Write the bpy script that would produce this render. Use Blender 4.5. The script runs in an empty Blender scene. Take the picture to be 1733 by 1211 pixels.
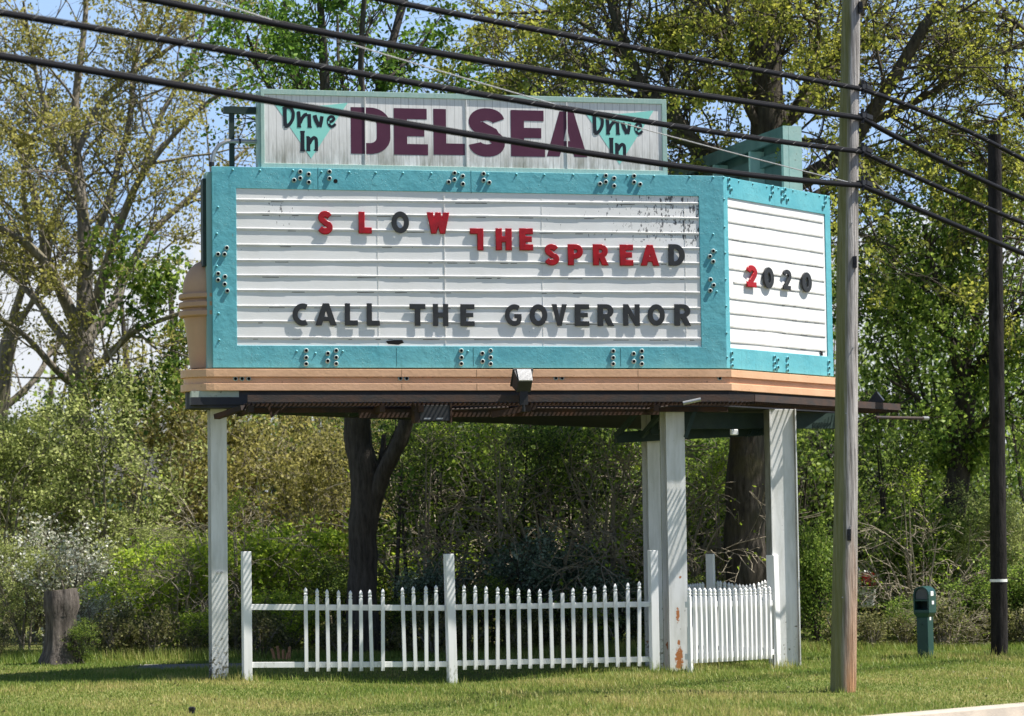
import bpy, bmesh, math, random
import numpy as np
from mathutils import Vector, Matrix
R_ = math.radians
random.seed(7); rng = np.random.default_rng(7)
SC = bpy.context.scene; COL = SC.collection

# ------------------------------------------------------------------ camera, sky, sun, exposure
W_, H_, FPX = 1733.0, 1211.0, 4500.0
HOR, ROLL, CAMZ = 908.5, 0.0138, 1.64
PITCH = math.atan((HOR - H_ / 2) / FPX)
cd = bpy.data.cameras.new('camera'); cam = bpy.data.objects.new('camera', cd); COL.objects.link(cam)
CR = Matrix.Rotation(math.pi / 2 + PITCH, 3, 'X') @ Matrix.Rotation(-ROLL, 3, 'Z')
cam.matrix_world = Matrix.Translation((0, 0, CAMZ)) @ CR.to_4x4()
cd.sensor_width = 36.0; cd.lens = 36.0 * FPX / W_; cd.clip_end = 3000; cd.clip_start = 0.1
cd.dof.use_dof = True; cd.dof.focus_distance = 31.8; cd.dof.aperture_fstop = 2.2
SC.camera = cam
SUN_AZ, SUN_EL = 94.0, 60.0            # azimuth measured from +Y towards +X
world = bpy.data.worlds.new('World'); SC.world = world; world.use_nodes = True
wn, wl = world.node_tree.nodes, world.node_tree.links; wn.clear()
sky = wn.new('ShaderNodeTexSky'); sky.sky_type = 'NISHITA'; sky.sun_disc = False
sky.sun_elevation = R_(SUN_EL); sky.sun_rotation = R_(SUN_AZ)
sky.air_density = 1.0; sky.dust_density = 0.25; sky.ozone_density = 2.2; sky.altitude = 0
bg = wn.new('ShaderNodeBackground'); bg.inputs[1].default_value = 0.055
wl.new(sky.outputs[0], bg.inputs[0])
tc = wn.new('ShaderNodeTexCoord'); sep = wn.new('ShaderNodeSeparateXYZ'); wl.new(tc.outputs['Generated'], sep.inputs[0])
mp = wn.new('ShaderNodeMapping'); mp.inputs['Scale'].default_value = (1, 1, 2.6); wl.new(tc.outputs['Generated'], mp.inputs[0])
nz = wn.new('ShaderNodeTexNoise'); nz.inputs['Scale'].default_value = 11; nz.inputs['Detail'].default_value = 7; nz.inputs['Roughness'].default_value = 0.55
wl.new(mp.outputs[0], nz.inputs['Vector'])
m1 = wn.new('ShaderNodeMapRange'); m1.inputs[1].default_value = 0.155; m1.inputs[2].default_value = 0.095; m1.inputs[3].default_value = -0.32; m1.inputs[4].default_value = 0.30
wl.new(sep.outputs[2], m1.inputs[0])
ad = wn.new('ShaderNodeMath'); ad.operation = 'ADD'; wl.new(nz.outputs[0], ad.inputs[0]); wl.new(m1.outputs[0], ad.inputs[1])
m2 = wn.new('ShaderNodeMapRange'); m2.interpolation_type = 'SMOOTHSTEP'; m2.inputs[1].default_value = 0.47; m2.inputs[2].default_value = 0.72
wl.new(ad.outputs[0], m2.inputs[0])
cb = wn.new('ShaderNodeBackground'); cb.inputs[0].default_value = (0.90, 0.94, 1.0, 1); cb.inputs[1].default_value = 0.50
ms = wn.new('ShaderNodeMixShader'); wl.new(m2.outputs[0], ms.inputs[0]); wl.new(bg.outputs[0], ms.inputs[1]); wl.new(cb.outputs[0], ms.inputs[2])
vb = wn.new('ShaderNodeBackground'); vb.inputs[0].default_value = (0.44, 0.65, 1.0, 1); vb.inputs[1].default_value = 0.56
m3 = wn.new('ShaderNodeMapRange'); m3.inputs[1].default_value = 0.20; m3.inputs[2].default_value = 0.5; m3.inputs[3].default_value = 0.95; m3.inputs[4].default_value = 0.0
wl.new(sep.outputs[2], m3.inputs[0]); mv = wn.new('ShaderNodeMixShader'); wl.new(m3.outputs[0], mv.inputs[0]); wl.new(bg.outputs[0], mv.inputs[1]); wl.new(vb.outputs[0], mv.inputs[2])
wl.new(mv.outputs[0], ms.inputs[1])
wo = wn.new('ShaderNodeOutputWorld'); wl.new(ms.outputs[0], wo.inputs[0])
sd = bpy.data.lights.new('sun', 'SUN'); sd.energy = 5.0; sd.angle = R_(0.53); sd.color = (1.0, 0.95, 0.87)
so = bpy.data.objects.new('sun', sd); COL.objects.link(so)
SDIR = Vector((math.sin(R_(SUN_AZ)) * math.cos(R_(SUN_EL)), math.cos(R_(SUN_AZ)) * math.cos(R_(SUN_EL)), math.sin(R_(SUN_EL))))
so.rotation_euler = SDIR.to_track_quat('Z', 'Y').to_euler(); so.location = (20, 20, 40)
SC.view_settings.view_transform = 'Standard'; SC.view_settings.look = 'None'
SC.view_settings.exposure = 0.95; SC.view_settings.gamma = 1.0
SC.render.engine = 'CYCLES'
SC.cycles.max_bounces = 6; SC.cycles.diffuse_bounces = 3; SC.cycles.glossy_bounces = 2; SC.cycles.transmission_bounces = 3

# ------------------------------------------------------------------ places
CAM = Vector((0, 0, CAMZ))
def ray(px, py): return CR @ Vector(((px - W_ / 2) / FPX, (H_ / 2 - py) / FPX, -1.0))
def at(px, py, Y):
    d = ray(px, py); return CAM + d * (Y / d.y)
def ground(px, py, z=0.0):
    d = ray(px, py); return CAM + d * ((z - CAMZ) / d.z)
def hit(px, py, p0, n):
    d = ray(px, py); return CAM + d * ((p0 - CAM).dot(n) / d.dot(n))

# ------------------------------------------------------------------ materials
def nodes_of(name):
    m = bpy.data.materials.new(name); m.use_nodes = True
    n, l = m.node_tree.nodes, m.node_tree.links
    return m, n, l, n['Principled BSDF']
def c4(c): return (c[0], c[1], c[2], 1.0)
def noise(n, l, vec, scale, detail=4, rough=0.55):
    t = n.new('ShaderNodeTexNoise'); t.inputs['Scale'].default_value = scale; t.inputs['Detail'].default_value = detail
    t.inputs['Roughness'].default_value = rough; l.new(vec, t.inputs['Vector']); return t.outputs[0]
def coords(n, l, stretch=(1, 1, 1), kind='Object'):
    t = n.new('ShaderNodeTexCoord'); m = n.new('ShaderNodeMapping'); m.inputs['Scale'].default_value = stretch
    l.new(t.outputs[kind], m.inputs[0]); return m.outputs[0]
def rng_node(n, l, val, a, b, lo=0.0, hi=1.0):
    t = n.new('ShaderNodeMapRange'); t.inputs[1].default_value = a; t.inputs[2].default_value = b
    t.inputs[3].default_value = lo; t.inputs[4].default_value = hi; l.new(val, t.inputs[0]); return t.outputs[0]
def mixc(n, l, fac, a, b):
    t = n.new('ShaderNodeMix'); t.data_type = 'RGBA'
    if isinstance(fac, float): t.inputs[0].default_value = fac
    else: l.new(fac, t.inputs[0])
    for s, v in ((6, a), (7, b)):
        if isinstance(v, tuple): t.inputs[s].default_value = c4(v)
        else: l.new(v, t.inputs[s])
    return t.outputs[2]
def math_(n, l, op, a, b):
    t = n.new('ShaderNodeMath'); t.operation = op
    for s, v in ((0, a), (1, b)):
        if isinstance(v, (int, float)): t.inputs[s].default_value = v
        else: l.new(v, t.inputs[s])
    return t.outputs[0]
def bump(n, l, p, h, strength=0.3, dist=0.01):
    t = n.new('ShaderNodeBump'); t.inputs['Strength'].default_value = strength; t.inputs['Distance'].default_value = dist
    l.new(h, t.inputs['Height']); l.new(t.outputs[0], p.inputs['Normal'])
def M(name, col, rough=0.6, col2=None, scale=4.0, stretch=(1, 1, 1), bmp=0.0, bscale=30.0, dist=0.01, metal=0.0, spec=0.3,
      spots=None, sscale=25.0, sth=(0.66, 0.70), lo=0.35, hi=0.65, coat=0.0):
    m, n, l, p = nodes_of(name)
    v = coords(n, l, stretch)
    c = tuple(col)
    if col2: c = mixc(n, l, rng_node(n, l, noise(n, l, v, scale, 6), lo, hi), tuple(col), tuple(col2))
    if spots: c = mixc(n, l, rng_node(n, l, noise(n, l, v, sscale, 5, 0.65), *sth), c, tuple(spots))
    if isinstance(c, tuple): p.inputs['Base Color'].default_value = c4(c)
    else: l.new(c, p.inputs['Base Color'])
    p.inputs['Roughness'].default_value = rough; p.inputs['Metallic'].default_value = metal
    p.inputs['Specular IOR Level'].default_value = spec; p.inputs['Coat Weight'].default_value = coat
    if bmp: bump(n, l, p, noise(n, l, v, bscale, 5), bmp, dist)
    return m
def leaf_mat(name, a, b, c=None, trans=0.5):
    m, n, l, p = nodes_of(name)
    at_ = n.new('ShaderNodeAttribute'); at_.attribute_name = 'tint'
    r = n.new('ShaderNodeValToRGB'); r.color_ramp.elements[0].color = c4(a); r.color_ramp.elements[1].color = c4(b)
    if c: e = r.color_ramp.elements.new(0.5); e.color = c4(c)
    l.new(at_.outputs['Fac'], r.inputs[0]); l.new(r.outputs[0], p.inputs['Base Color'])
    p.inputs['Roughness'].default_value = 0.5; p.inputs['Specular IOR Level'].default_value = 0.25
    t = n.new('ShaderNodeBsdfTranslucent'); l.new(r.outputs[0], t.inputs[0])
    x = n.new('ShaderNodeMixShader'); x.inputs[0].default_value = trans
    l.new(p.outputs[0], x.inputs[1]); l.new(t.outputs[0], x.inputs[2]); l.new(x.outputs[0], n['Material Output'].inputs[0])
    return m

TEAL = (0.085, 0.355, 0.42); TEAL2 = (0.12, 0.41, 0.465)
def teal_paint():
    m, n, l, p = nodes_of('flaking_teal_paint'); v = coords(n, l)
    c = mixc(n, l, rng_node(n, l, noise(n, l, v, 2.2, 5), 0.35, 0.65), TEAL, TEAL2)
    c = mixc(n, l, rng_node(n, l, noise(n, l, v, 34, 4, 0.6), 0.70, 0.74), c, (0.025, 0.10, 0.12))
    c = mixc(n, l, rng_node(n, l, noise(n, l, v, 9, 6, 0.7), 0.64, 0.74), c, (0.17, 0.45, 0.48))
    c = mixc(n, l, math_(n, l, 'MULTIPLY', rng_node(n, l, noise(n, l, coords(n, l, (4, 4, .5)), 3.0, 6, 0.65), 0.56, 0.75), .55), c, (0.05, 0.22, 0.25))
    c = mixc(n, l, rng_node(n, l, noise(n, l, v, 21, 6, 0.75), 0.725, 0.745), c, (0.34, 0.33, 0.30))
    c = mixc(n, l, math_(n, l, 'MULTIPLY', rng_node(n, l, noise(n, l, coords(n, l, (3, 3, .8)), 6, 5, .6), .68, .76), .6), c, (0.20, 0.10, 0.05))
    l.new(c, p.inputs['Base Color']); p.inputs['Roughness'].default_value = 0.5
    h = math_(n, l, 'ADD', math_(n, l, 'MULTIPLY', noise(n, l, v, 7, 3), 1.0), math_(n, l, 'MULTIPLY', math_(n, l, 'MULTIPLY', rng_node(n, l, noise(n, l, v, 42, 4, 0.62), 0.57, 0.66), rng_node(n, l, noise(n, l, v, 3.1, 3), .42, .6)), 0.30))
    bump(n, l, p, h, 0.8, 0.012); return m
def panel_paint(name, wear):
    m, n, l, p = nodes_of(name); v = coords(n, l); s = n.new('ShaderNodeSeparateXYZ'); l.new(v, s.inputs[0])
    c = mixc(n, l, rng_node(n, l, noise(n, l, v, 1.6, 6), 0.35, 0.7), (0.80, 0.80, 0.80), (0.74, 0.735, 0.72))
    ve = coords(n, l, (1, 1, 0.42)); fl = noise(n, l, ve, 26, 6, 0.72)
    if wear:
        k = math_(n, l, 'MULTIPLY', rng_node(n, l, s.outputs[0], 3.6, 5.75), rng_node(n, l, s.outputs[2], 4.85, 5.35))
        k2 = math_(n, l, 'MULTIPLY', rng_node(n, l, math_(n, l, 'ABSOLUTE', math_(n, l, 'SUBTRACT', s.outputs[0], 0.8), 0), 0.45, 0.1), rng_node(n, l, s.outputs[2], 5.2, 5.4))
        k = math_(n, l, 'ADD', k, math_(n, l, 'MULTIPLY', k2, 0.55))
        th = math_(n, l, 'ADD', fl, math_(n, l, 'MULTIPLY', k, 0.16))
    else: th = fl
    c = mixc(n, l, rng_node(n, l, th, 0.705, 0.73), c, (0.10, 0.10, 0.105))
    l.new(c, p.inputs['Base Color']); p.inputs['Roughness'].default_value = 0.55
    h = math_(n, l, 'ADD', noise(n, l, v, 5, 3), math_(n, l, 'MULTIPLY', noise(n, l, v, 60, 4), 0.12))
    bump(n, l, p, h, 0.35, 0.004); return m
def board_paint():
    m, n, l, p = nodes_of('weathered_white_boards'); v = coords(n, l); s = n.new('ShaderNodeSeparateXYZ'); l.new(v, s.inputs[0])
    vs = coords(n, l, (9, 1, 0.9)); st = noise(n, l, vs, 5, 6, 0.65)
    c = mixc(n, l, rng_node(n, l, st, 0.35, 0.72), (0.80, 0.795, 0.785), (0.66, 0.65, 0.64))
    low = rng_node(n, l, s.outputs[2], 0.50, 0.02); big = noise(n, l, coords(n, l, (2.2, 1, 0.7)), 2.6, 5, 0.6)
    dirt = math_(n, l, 'MULTIPLY', low, rng_node(n, l, math_(n, l, 'ADD', big, math_(n, l, 'MULTIPLY', st, 0.5)), 0.55, 0.95))
    c = mixc(n, l, dirt, c, (0.19, 0.185, 0.14))
    c = mixc(n, l, rng_node(n, l, noise(n, l, coords(n, l, (1, 1, 0.5)), 40, 5, 0.7), 0.69, 0.72), c, (0.09, 0.09, 0.08))
    w = n.new('ShaderNodeTexWave'); w.wave_type = 'BANDS'; w.bands_direction = 'X'; w.inputs['Scale'].default_value = 3.3; w.inputs['Distortion'].default_value = 0.25
    l.new(v, w.inputs['Vector']); gap = rng_node(n, l, w.outputs[0], 0.0, 0.035, 1.0, 0.0)
    c = mixc(n, l, math_(n, l, 'MULTIPLY', gap, 0.4), c, (0.12, 0.12, 0.12))
    l.new(c, p.inputs['Base Color']); p.inputs['Roughness'].default_value = 0.7
    bump(n, l, p, noise(n, l, v, 4, 3), 0.3, 0.006); return m
def leg_paint(name, rust, dirt):
    m, n, l, p = nodes_of(name); v = coords(n, l); s = n.new('ShaderNodeSeparateXYZ'); l.new(v, s.inputs[0])
    c = mixc(n, l, rng_node(n, l, noise(n, l, coords(n, l, (3, 3, 0.5)), 3, 6, 0.6), 0.42, 0.75), (0.74, 0.74, 0.73), (0.50, 0.50, 0.46))
    lowd = math_(n, l, 'ADD', rng_node(n, l, s.outputs[2], 0.9, 0.0, 0.0, dirt), 0.0)
    c = mixc(n, l, rng_node(n, l, math_(n, l, 'ADD', noise(n, l, v, 18, 6, 0.7), math_(n, l, 'MULTIPLY', lowd, 0.2)), 0.66, 0.73), c, (0.17, 0.15, 0.09))
    r = math_(n, l, 'ADD', noise(n, l, coords(n, l, (1, 1, 0.55)), 7, 5, 0.6), rng_node(n, l, s.outputs[2], 1.1, 0.2, -0.02, 0.07 * rust))
    c = mixc(n, l, rng_node(n, l, r, 0.70, 0.73), c, (0.36, 0.13, 0.04))
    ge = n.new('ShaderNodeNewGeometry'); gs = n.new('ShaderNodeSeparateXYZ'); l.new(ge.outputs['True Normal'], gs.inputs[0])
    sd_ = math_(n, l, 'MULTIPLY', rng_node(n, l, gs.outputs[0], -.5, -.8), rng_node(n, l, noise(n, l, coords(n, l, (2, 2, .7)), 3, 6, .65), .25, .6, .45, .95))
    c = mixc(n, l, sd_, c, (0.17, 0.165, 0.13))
    if rust >= 1:
        for (cx, cz, wx, wz) in ((-.01, .66, .024, .10), (.0, .12, .055, .16), (-.005, .32, .018, .035), (.03, 1.12, .02, .02), (-.03, 3.35, .07, .12)):
            dx = math_(n, l, 'DIVIDE', math_(n, l, 'SUBTRACT', s.outputs[0], cx), wx); dz = math_(n, l, 'DIVIDE', math_(n, l, 'SUBTRACT', s.outputs[2], cz), wz)
            rr = math_(n, l, 'ADD', math_(n, l, 'MULTIPLY', dx, dx), math_(n, l, 'MULTIPLY', dz, dz))
            rr = math_(n, l, 'ADD', rr, math_(n, l, 'MULTIPLY', math_(n, l, 'SUBTRACT', noise(n, l, v, 22, 6, .75), .5), 5.0))
            c = mixc(n, l, rng_node(n, l, rr, .9, .6), c, (0.42, 0.15, 0.045) if cz < 3 else (0.38, 0.27, 0.08))
    l.new(c, p.inputs['Base Color']); p.inputs['Roughness'].default_value = 0.55
    bump(n, l, p, noise(n, l, v, 25, 5), 0.3, 0.004); return m
def pole_wood():
    m, n, l, p = nodes_of('weathered_pole_wood'); v = coords(n, l); s = n.new('ShaderNodeSeparateXYZ'); l.new(v, s.inputs[0])
    g = noise(n, l, coords(n, l, (16, 16, 0.7)), 2.2, 7, 0.65)
    c = mixc(n, l, rng_node(n, l, g, 0.36, 0.66), (0.13, 0.115, 0.10), (0.56, 0.53, 0.50))
    ck = noise(n, l, coords(n, l, (22, 22, .35)), 3.0, 5, .6); c = mixc(n, l, rng_node(n, l, ck, .30, .36, .85, 0.0), c, (0.05, 0.042, 0.036))
    low = rng_node(n, l, math_(n, l, 'ADD', s.outputs[2], math_(n, l, 'MULTIPLY', noise(n, l, coords(n, l, (5, 5, 0.6)), 2, 4), 1.6)), 2.6, 0.9)
    ge = n.new('ShaderNodeNewGeometry'); gs = n.new('ShaderNodeSeparateXYZ'); l.new(ge.outputs['True Normal'], gs.inputs[0])
    low = math_(n, l, 'MULTIPLY', low, rng_node(n, l, math_(n, l, 'ADD', gs.outputs[0], math_(n, l, 'MULTIPLY', noise(n, l, coords(n, l, (5, 5, .8)), 4, 5), .8)), .2, .75, .15, 1.0))
    c = mixc(n, l, math_(n, l, 'MULTIPLY', low, 0.95), c, mixc(n, l, rng_node(n, l, g, 0.36, 0.66), (0.26, 0.115, 0.045), (0.62, 0.33, 0.16)))
    side = rng_node(n, l, math_(n, l, 'ADD', gs.outputs[0], math_(n, l, 'MULTIPLY', noise(n, l, coords(n, l, (6, 6, 0.8)), 3, 5), 0.7)), 0.36, 0.0)
    c = mixc(n, l, math_(n, l, 'MULTIPLY', side, 0.8), c, (0.16, 0.165, 0.035))
    l.new(c, p.inputs['Base Color']); p.inputs['Roughness'].default_value = 0.85
    bump(n, l, p, g, 1.0, 0.035); return m
def bark(name, a, b, moss=None):
    m, n, l, p = nodes_of(name); v = coords(n, l, (7, 7, 1.2))
    g = noise(n, l, v, 2.4, 7, 0.7); c = mixc(n, l, rng_node(n, l, g, 0.35, 0.68), a, b)
    if moss: c = mixc(n, l, rng_node(n, l, noise(n, l, coords(n, l), 1.3, 5), 0.52, 0.70), c, moss)
    l.new(c, p.inputs['Base Color']); p.inputs['Roughness'].default_value = 0.9; p.inputs['Specular IOR Level'].default_value = 0.15
    bump(n, l, p, g, 0.9, 0.03); return m
def lawn_mat():
    m, n, l, p = nodes_of('lawn_turf'); v = coords(n, l)
    c = mixc(n, l, rng_node(n, l, noise(n, l, v, 0.55, 6, 0.6), 0.35, 0.66), (0.13, 0.165, 0.038), (0.24, 0.22, 0.085))
    c = mixc(n, l, rng_node(n, l, noise(n, l, v, 14, 6, 0.7), 0.4, 0.75), c, (0.055, 0.07, 0.02))
    l.new(c, p.inputs['Base Color']); p.inputs['Roughness'].default_value = 0.95; p.inputs['Specular IOR Level'].default_value = 0.1
    bump(n, l, p, noise(n, l, v, 40, 6), 0.6, 0.03); return m
def fence_mat():
    m, n, l, p = nodes_of('white_fence_paint'); v = coords(n, l); s = n.new('ShaderNodeSeparateXYZ'); l.new(v, s.inputs[0])
    c = mixc(n, l, rng_node(n, l, noise(n, l, coords(n, l, (4, 4, .6)), 3, 5), 0.4, 0.75), (0.80, 0.80, 0.80), (0.68, 0.685, 0.67))
    d = math_(n, l, 'ADD', noise(n, l, coords(n, l, (1, 1, .45)), 16, 6, .7), rng_node(n, l, s.outputs[2], 0.30, 0.0, -.02, .13))
    c = mixc(n, l, math_(n, l, 'MULTIPLY', rng_node(n, l, d, 0.62, 0.74), .8), c, (0.24, 0.25, 0.17))
    l.new(c, p.inputs['Base Color']); p.inputs['Roughness'].default_value = 0.5; return m
def red_plastic():
    m = M('red_letter_plastic', (0.40, 0.006, 0.010), 0.22, (0.26, 0.004, 0.008), 9, spec=0.35); return m

MT = dict(
    teal=teal_paint(), panel=panel_paint('peeling_white_paint', True), panel_b=panel_paint('white_panel_paint', False),
    creamy=M('dirty_cream_paint', (0.42, 0.46, 0.40), .6, (0.30, 0.36, 0.31), 5, spots=(0.12, 0.12, 0.09), sscale=12, sth=(.60, .70)), tealseam=M('seam_shadow_teal', (0.03, 0.13, 0.15), .6), peachseam=M('seam_peach', (0.30, 0.18, 0.10), .7), board=board_paint(), peach=M('peach_paint', (0.72, 0.44, 0.265), 0.5, (0.64, 0.385, 0.225), 2.5, bmp=0.45, bscale=22, dist=0.008, spots=(0.34, 0.20, 0.12), sscale=24, sth=(0.645, 0.70)),
    tan=M('tan_paint', (0.52, 0.33, 0.21), 0.6, (0.45, 0.28, 0.18), 2.5, bmp=0.2),  # pilaster peach taken darker, its shade mixed into the colour
    pale=M('pale_green_trim', (0.30, 0.46, 0.42), 0.55, (0.38, 0.52, 0.47), 6, (6, 1, 1), bmp=0.2, spots=(0.17, 0.20, 0.15), sscale=20),
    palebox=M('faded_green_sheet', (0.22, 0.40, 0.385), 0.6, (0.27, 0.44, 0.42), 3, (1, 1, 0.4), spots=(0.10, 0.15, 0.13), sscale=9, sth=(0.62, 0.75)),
    backgreen=M('shaded_green_sheet', (0.06, 0.115, 0.11), 0.6, (0.10, 0.17, 0.16), 3, (1, 1, 0.4), spots=(0.05, 0.07, 0.06), sscale=9, sth=(0.62, 0.75)),  # darker copy of the green sheet, shade of the board's back in its colour
    dkgreen=M('dark_green_steel', (0.014, 0.032, 0.028), 0.6, (0.026, 0.046, 0.038), 5, bmp=0.2),
    navy=M('black_fascia', (0.022, 0.024, 0.032), 0.6, (0.035, 0.036, 0.042), 4, spots=(0.25, 0.22, 0.17), sscale=16, sth=(0.72, 0.75)),
    rust=M('rusty_steel', (0.042, 0.038, 0.038), 0.8, (0.075, 0.046, 0.036), 5, (1, 1, 2), bmp=0.3),
    rustdk=M('dark_rusty_steel', (0.030, 0.024, 0.022), 0.85, (0.07, 0.035, 0.022), 4, bmp=0.3),
    ring=M('socket_rim', (0.26, 0.40, 0.40), 0.4, (0.45, 0.50, 0.48), 20, metal=0.0), hole=M('socket_hole', (0.006, 0.006, 0.007), 0.9),
    white_rail=M('white_track', (0.80, 0.795, 0.78), 0.5, (0.62, 0.61, 0.58), 6, (0.6, 1, 1), spots=(0.14, 0.13, 0.12), sscale=30, sth=(0.70, 0.73)),
    gap=M('panel_gap', (0.10, 0.10, 0.11), 0.8, (0.35, 0.34, 0.33), 7),
    red=red_plastic(), black=M('black_letter_plastic', (0.022, 0.024, 0.027), 0.5, (0.034, 0.036, 0.038), 10),
    maroon=M('maroon_paint', (0.075, 0.018, 0.043), 0.45, (0.090, 0.024, 0.052), 4), ink=M('ink_black_paint', (0.010, 0.014, 0.022), 0.5),
    aqua=M('aqua_paint', (0.30, 0.72, 0.64), 0.5, (0.26, 0.66, 0.59), 3),
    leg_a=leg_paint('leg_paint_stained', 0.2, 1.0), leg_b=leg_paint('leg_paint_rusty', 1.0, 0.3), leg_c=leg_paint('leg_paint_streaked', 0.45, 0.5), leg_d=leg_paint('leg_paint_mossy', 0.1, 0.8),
    fence=fence_mat(),
    pole=pole_wood(), poledk=bark('tarred_wood', (0.010, 0.009, 0.009), (0.034, 0.030, 0.029)),
    cable=M('black_cable_jacket', (0.006, 0.006, 0.008), 0.65, spec=0.10), lash=M('lashing_steel', (0.16, 0.16, 0.165), 0.6), wire=M('bare_steel_wire', (0.55, 0.55, 0.55), 0.4, metal=0.8), 
    metal=M('galvanised_metal', (0.42, 0.43, 0.43), 0.45, (0.34, 0.34, 0.34), 8, metal=0.7), dkmetal=M('dark_metal', (0.03, 0.03, 0.032), 0.5, metal=0.4),
    lamp=M('lamp_body', (0.025, 0.026, 0.028), 0.5, (0.04, 0.04, 0.042), 5), fin=M('lamp_fins', (0.62, 0.62, 0.62), 0.5), glass=M('lamp_glass', (0.05, 0.055, 0.06), 0.08, spec=0.6),
    boxgreen=M('green_plastic_box', (0.004, 0.038, 0.034), 0.42, (0.006, 0.048, 0.042), 6, spec=0.4), sticker=M('white_sticker', (0.78, 0.78, 0.76), 0.5), boxdk=M('box_inside', (0.01, 0.016, 0.016), 0.7),
    flap=M('dark_flap', (0.06, 0.07, 0.08), 0.35),
    bark_a=bark('grey_brown_bark', (0.10, 0.088, 0.072), (0.31, 0.275, 0.225), (0.17, 0.16, 0.07)), bark_b=bark('dark_bark', (0.035, 0.030, 0.026), (0.105, 0.09, 0.078)),
    bark_c=bark('mossy_bark', (0.035, 0.030, 0.025), (0.125, 0.108, 0.088), (0.095, 0.085, 0.04)), twig=bark('pale_twig', (0.18, 0.155, 0.115), (0.44, 0.385, 0.29)),
    stump=bark('stump_bark', (0.040, 0.034, 0.030), (0.17, 0.148, 0.132)), cutwood=M('cut_wood', (0.30, 0.24, 0.18), 0.8, (0.2, 0.16, 0.12), 12, bmp=0.3), freshcut=M('fresh_cut_stem', (0.42, 0.22, 0.12), 0.8, (0.3, 0.15, 0.08), 12),
    l_olive=leaf_mat('olive_bud_leaves', (0.15, 0.15, 0.035), (0.46, 0.43, 0.12), (0.31, 0.29, 0.07)),
    l_tan=leaf_mat('tan_catkin_leaves', (0.115, 0.115, 0.032), (0.46, 0.414, 0.127), (0.276, 0.259, 0.069)),
    l_big=leaf_mat('yellow_olive_leaves', (0.084, 0.108, 0.018), (0.504, 0.504, 0.084), (0.276, 0.294, 0.048)),
    l_maple=leaf_mat('fresh_green_leaves', (0.06, 0.132, 0.018), (0.225, 0.356, 0.053), (0.125, 0.231, 0.033)),
    l_ivy=leaf_mat('mid_green_leaves', (0.052, 0.111, 0.017), (0.39, 0.507, 0.098), (0.169, 0.26, 0.039)),
    l_dark=leaf_mat('dark_green_leaves', (0.039, 0.078, 0.016), (0.338, 0.442, 0.072), (0.117, 0.182, 0.033)),
    l_bright=leaf_mat('lime_green_leaves', (0.12, 0.204, 0.022), (0.504, 0.624, 0.072), (0.288, 0.408, 0.042)),
    l_gray=leaf_mat('grey_green_leaves', (0.142, 0.177, 0.047), (0.614, 0.661, 0.26), (0.342, 0.401, 0.118)),
    l_cedar=leaf_mat('dark_evergreen_needles', (0.010, 0.016, 0.007), (0.040, 0.055, 0.016), (0.020, 0.030, 0.010), .2),
    l_white=leaf_mat('white_blossom', (0.164, 0.205, 0.082), (0.722, 0.722, 0.656), (0.492, 0.508, 0.377), 0.3),
    l_silver=leaf_mat('silver_green_leaves', (0.065, 0.111, 0.065), (0.351, 0.442, 0.351), (0.156, 0.227, 0.156)),
    l_straw=leaf_mat('dry_weeds', (0.07, 0.085, 0.025), (0.30, 0.28, 0.12), (0.15, 0.16, 0.05)),
    grass=leaf_mat('grass_blades', (0.127, 0.2, 0.033), (0.446, 0.386, 0.149), (0.253, 0.305, 0.067), 0.4),
    lawn=lawn_mat(), asphalt=M('asphalt', (0.055, 0.055, 0.057), 0.9, (0.04, 0.04, 0.042), 3, bmp=0.4, bscale=180, dist=0.004), drive=M('gravel_drive', (0.20, 0.19, 0.18), 0.95, (0.14, 0.135, 0.13), 6, bmp=0.5, bscale=60),
    kerb=M('kerb_concrete', (0.46, 0.40, 0.33), 0.85, (0.36, 0.32, 0.27), 5, bmp=0.4, bscale=50, spots=(0.22, 0.20, 0.17), sscale=14, sth=(0.66, 0.74)),
    vanw=M('van_white', (0.78, 0.78, 0.78), 0.3), vanr=M('van_red', (0.5, 0.03, 0.03), 0.35), tyre=M('tyre_rubber', (0.02, 0.02, 0.02), 0.8), bluewall=M('pale_blue_siding', (0.33, 0.52, 0.58), 0.6, (0.29, 0.47, 0.53), 3), roof=M('grey_shingles', (0.10, 0.10, 0.105), 0.85, (0.07, 0.07, 0.075), 8),
)

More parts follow.
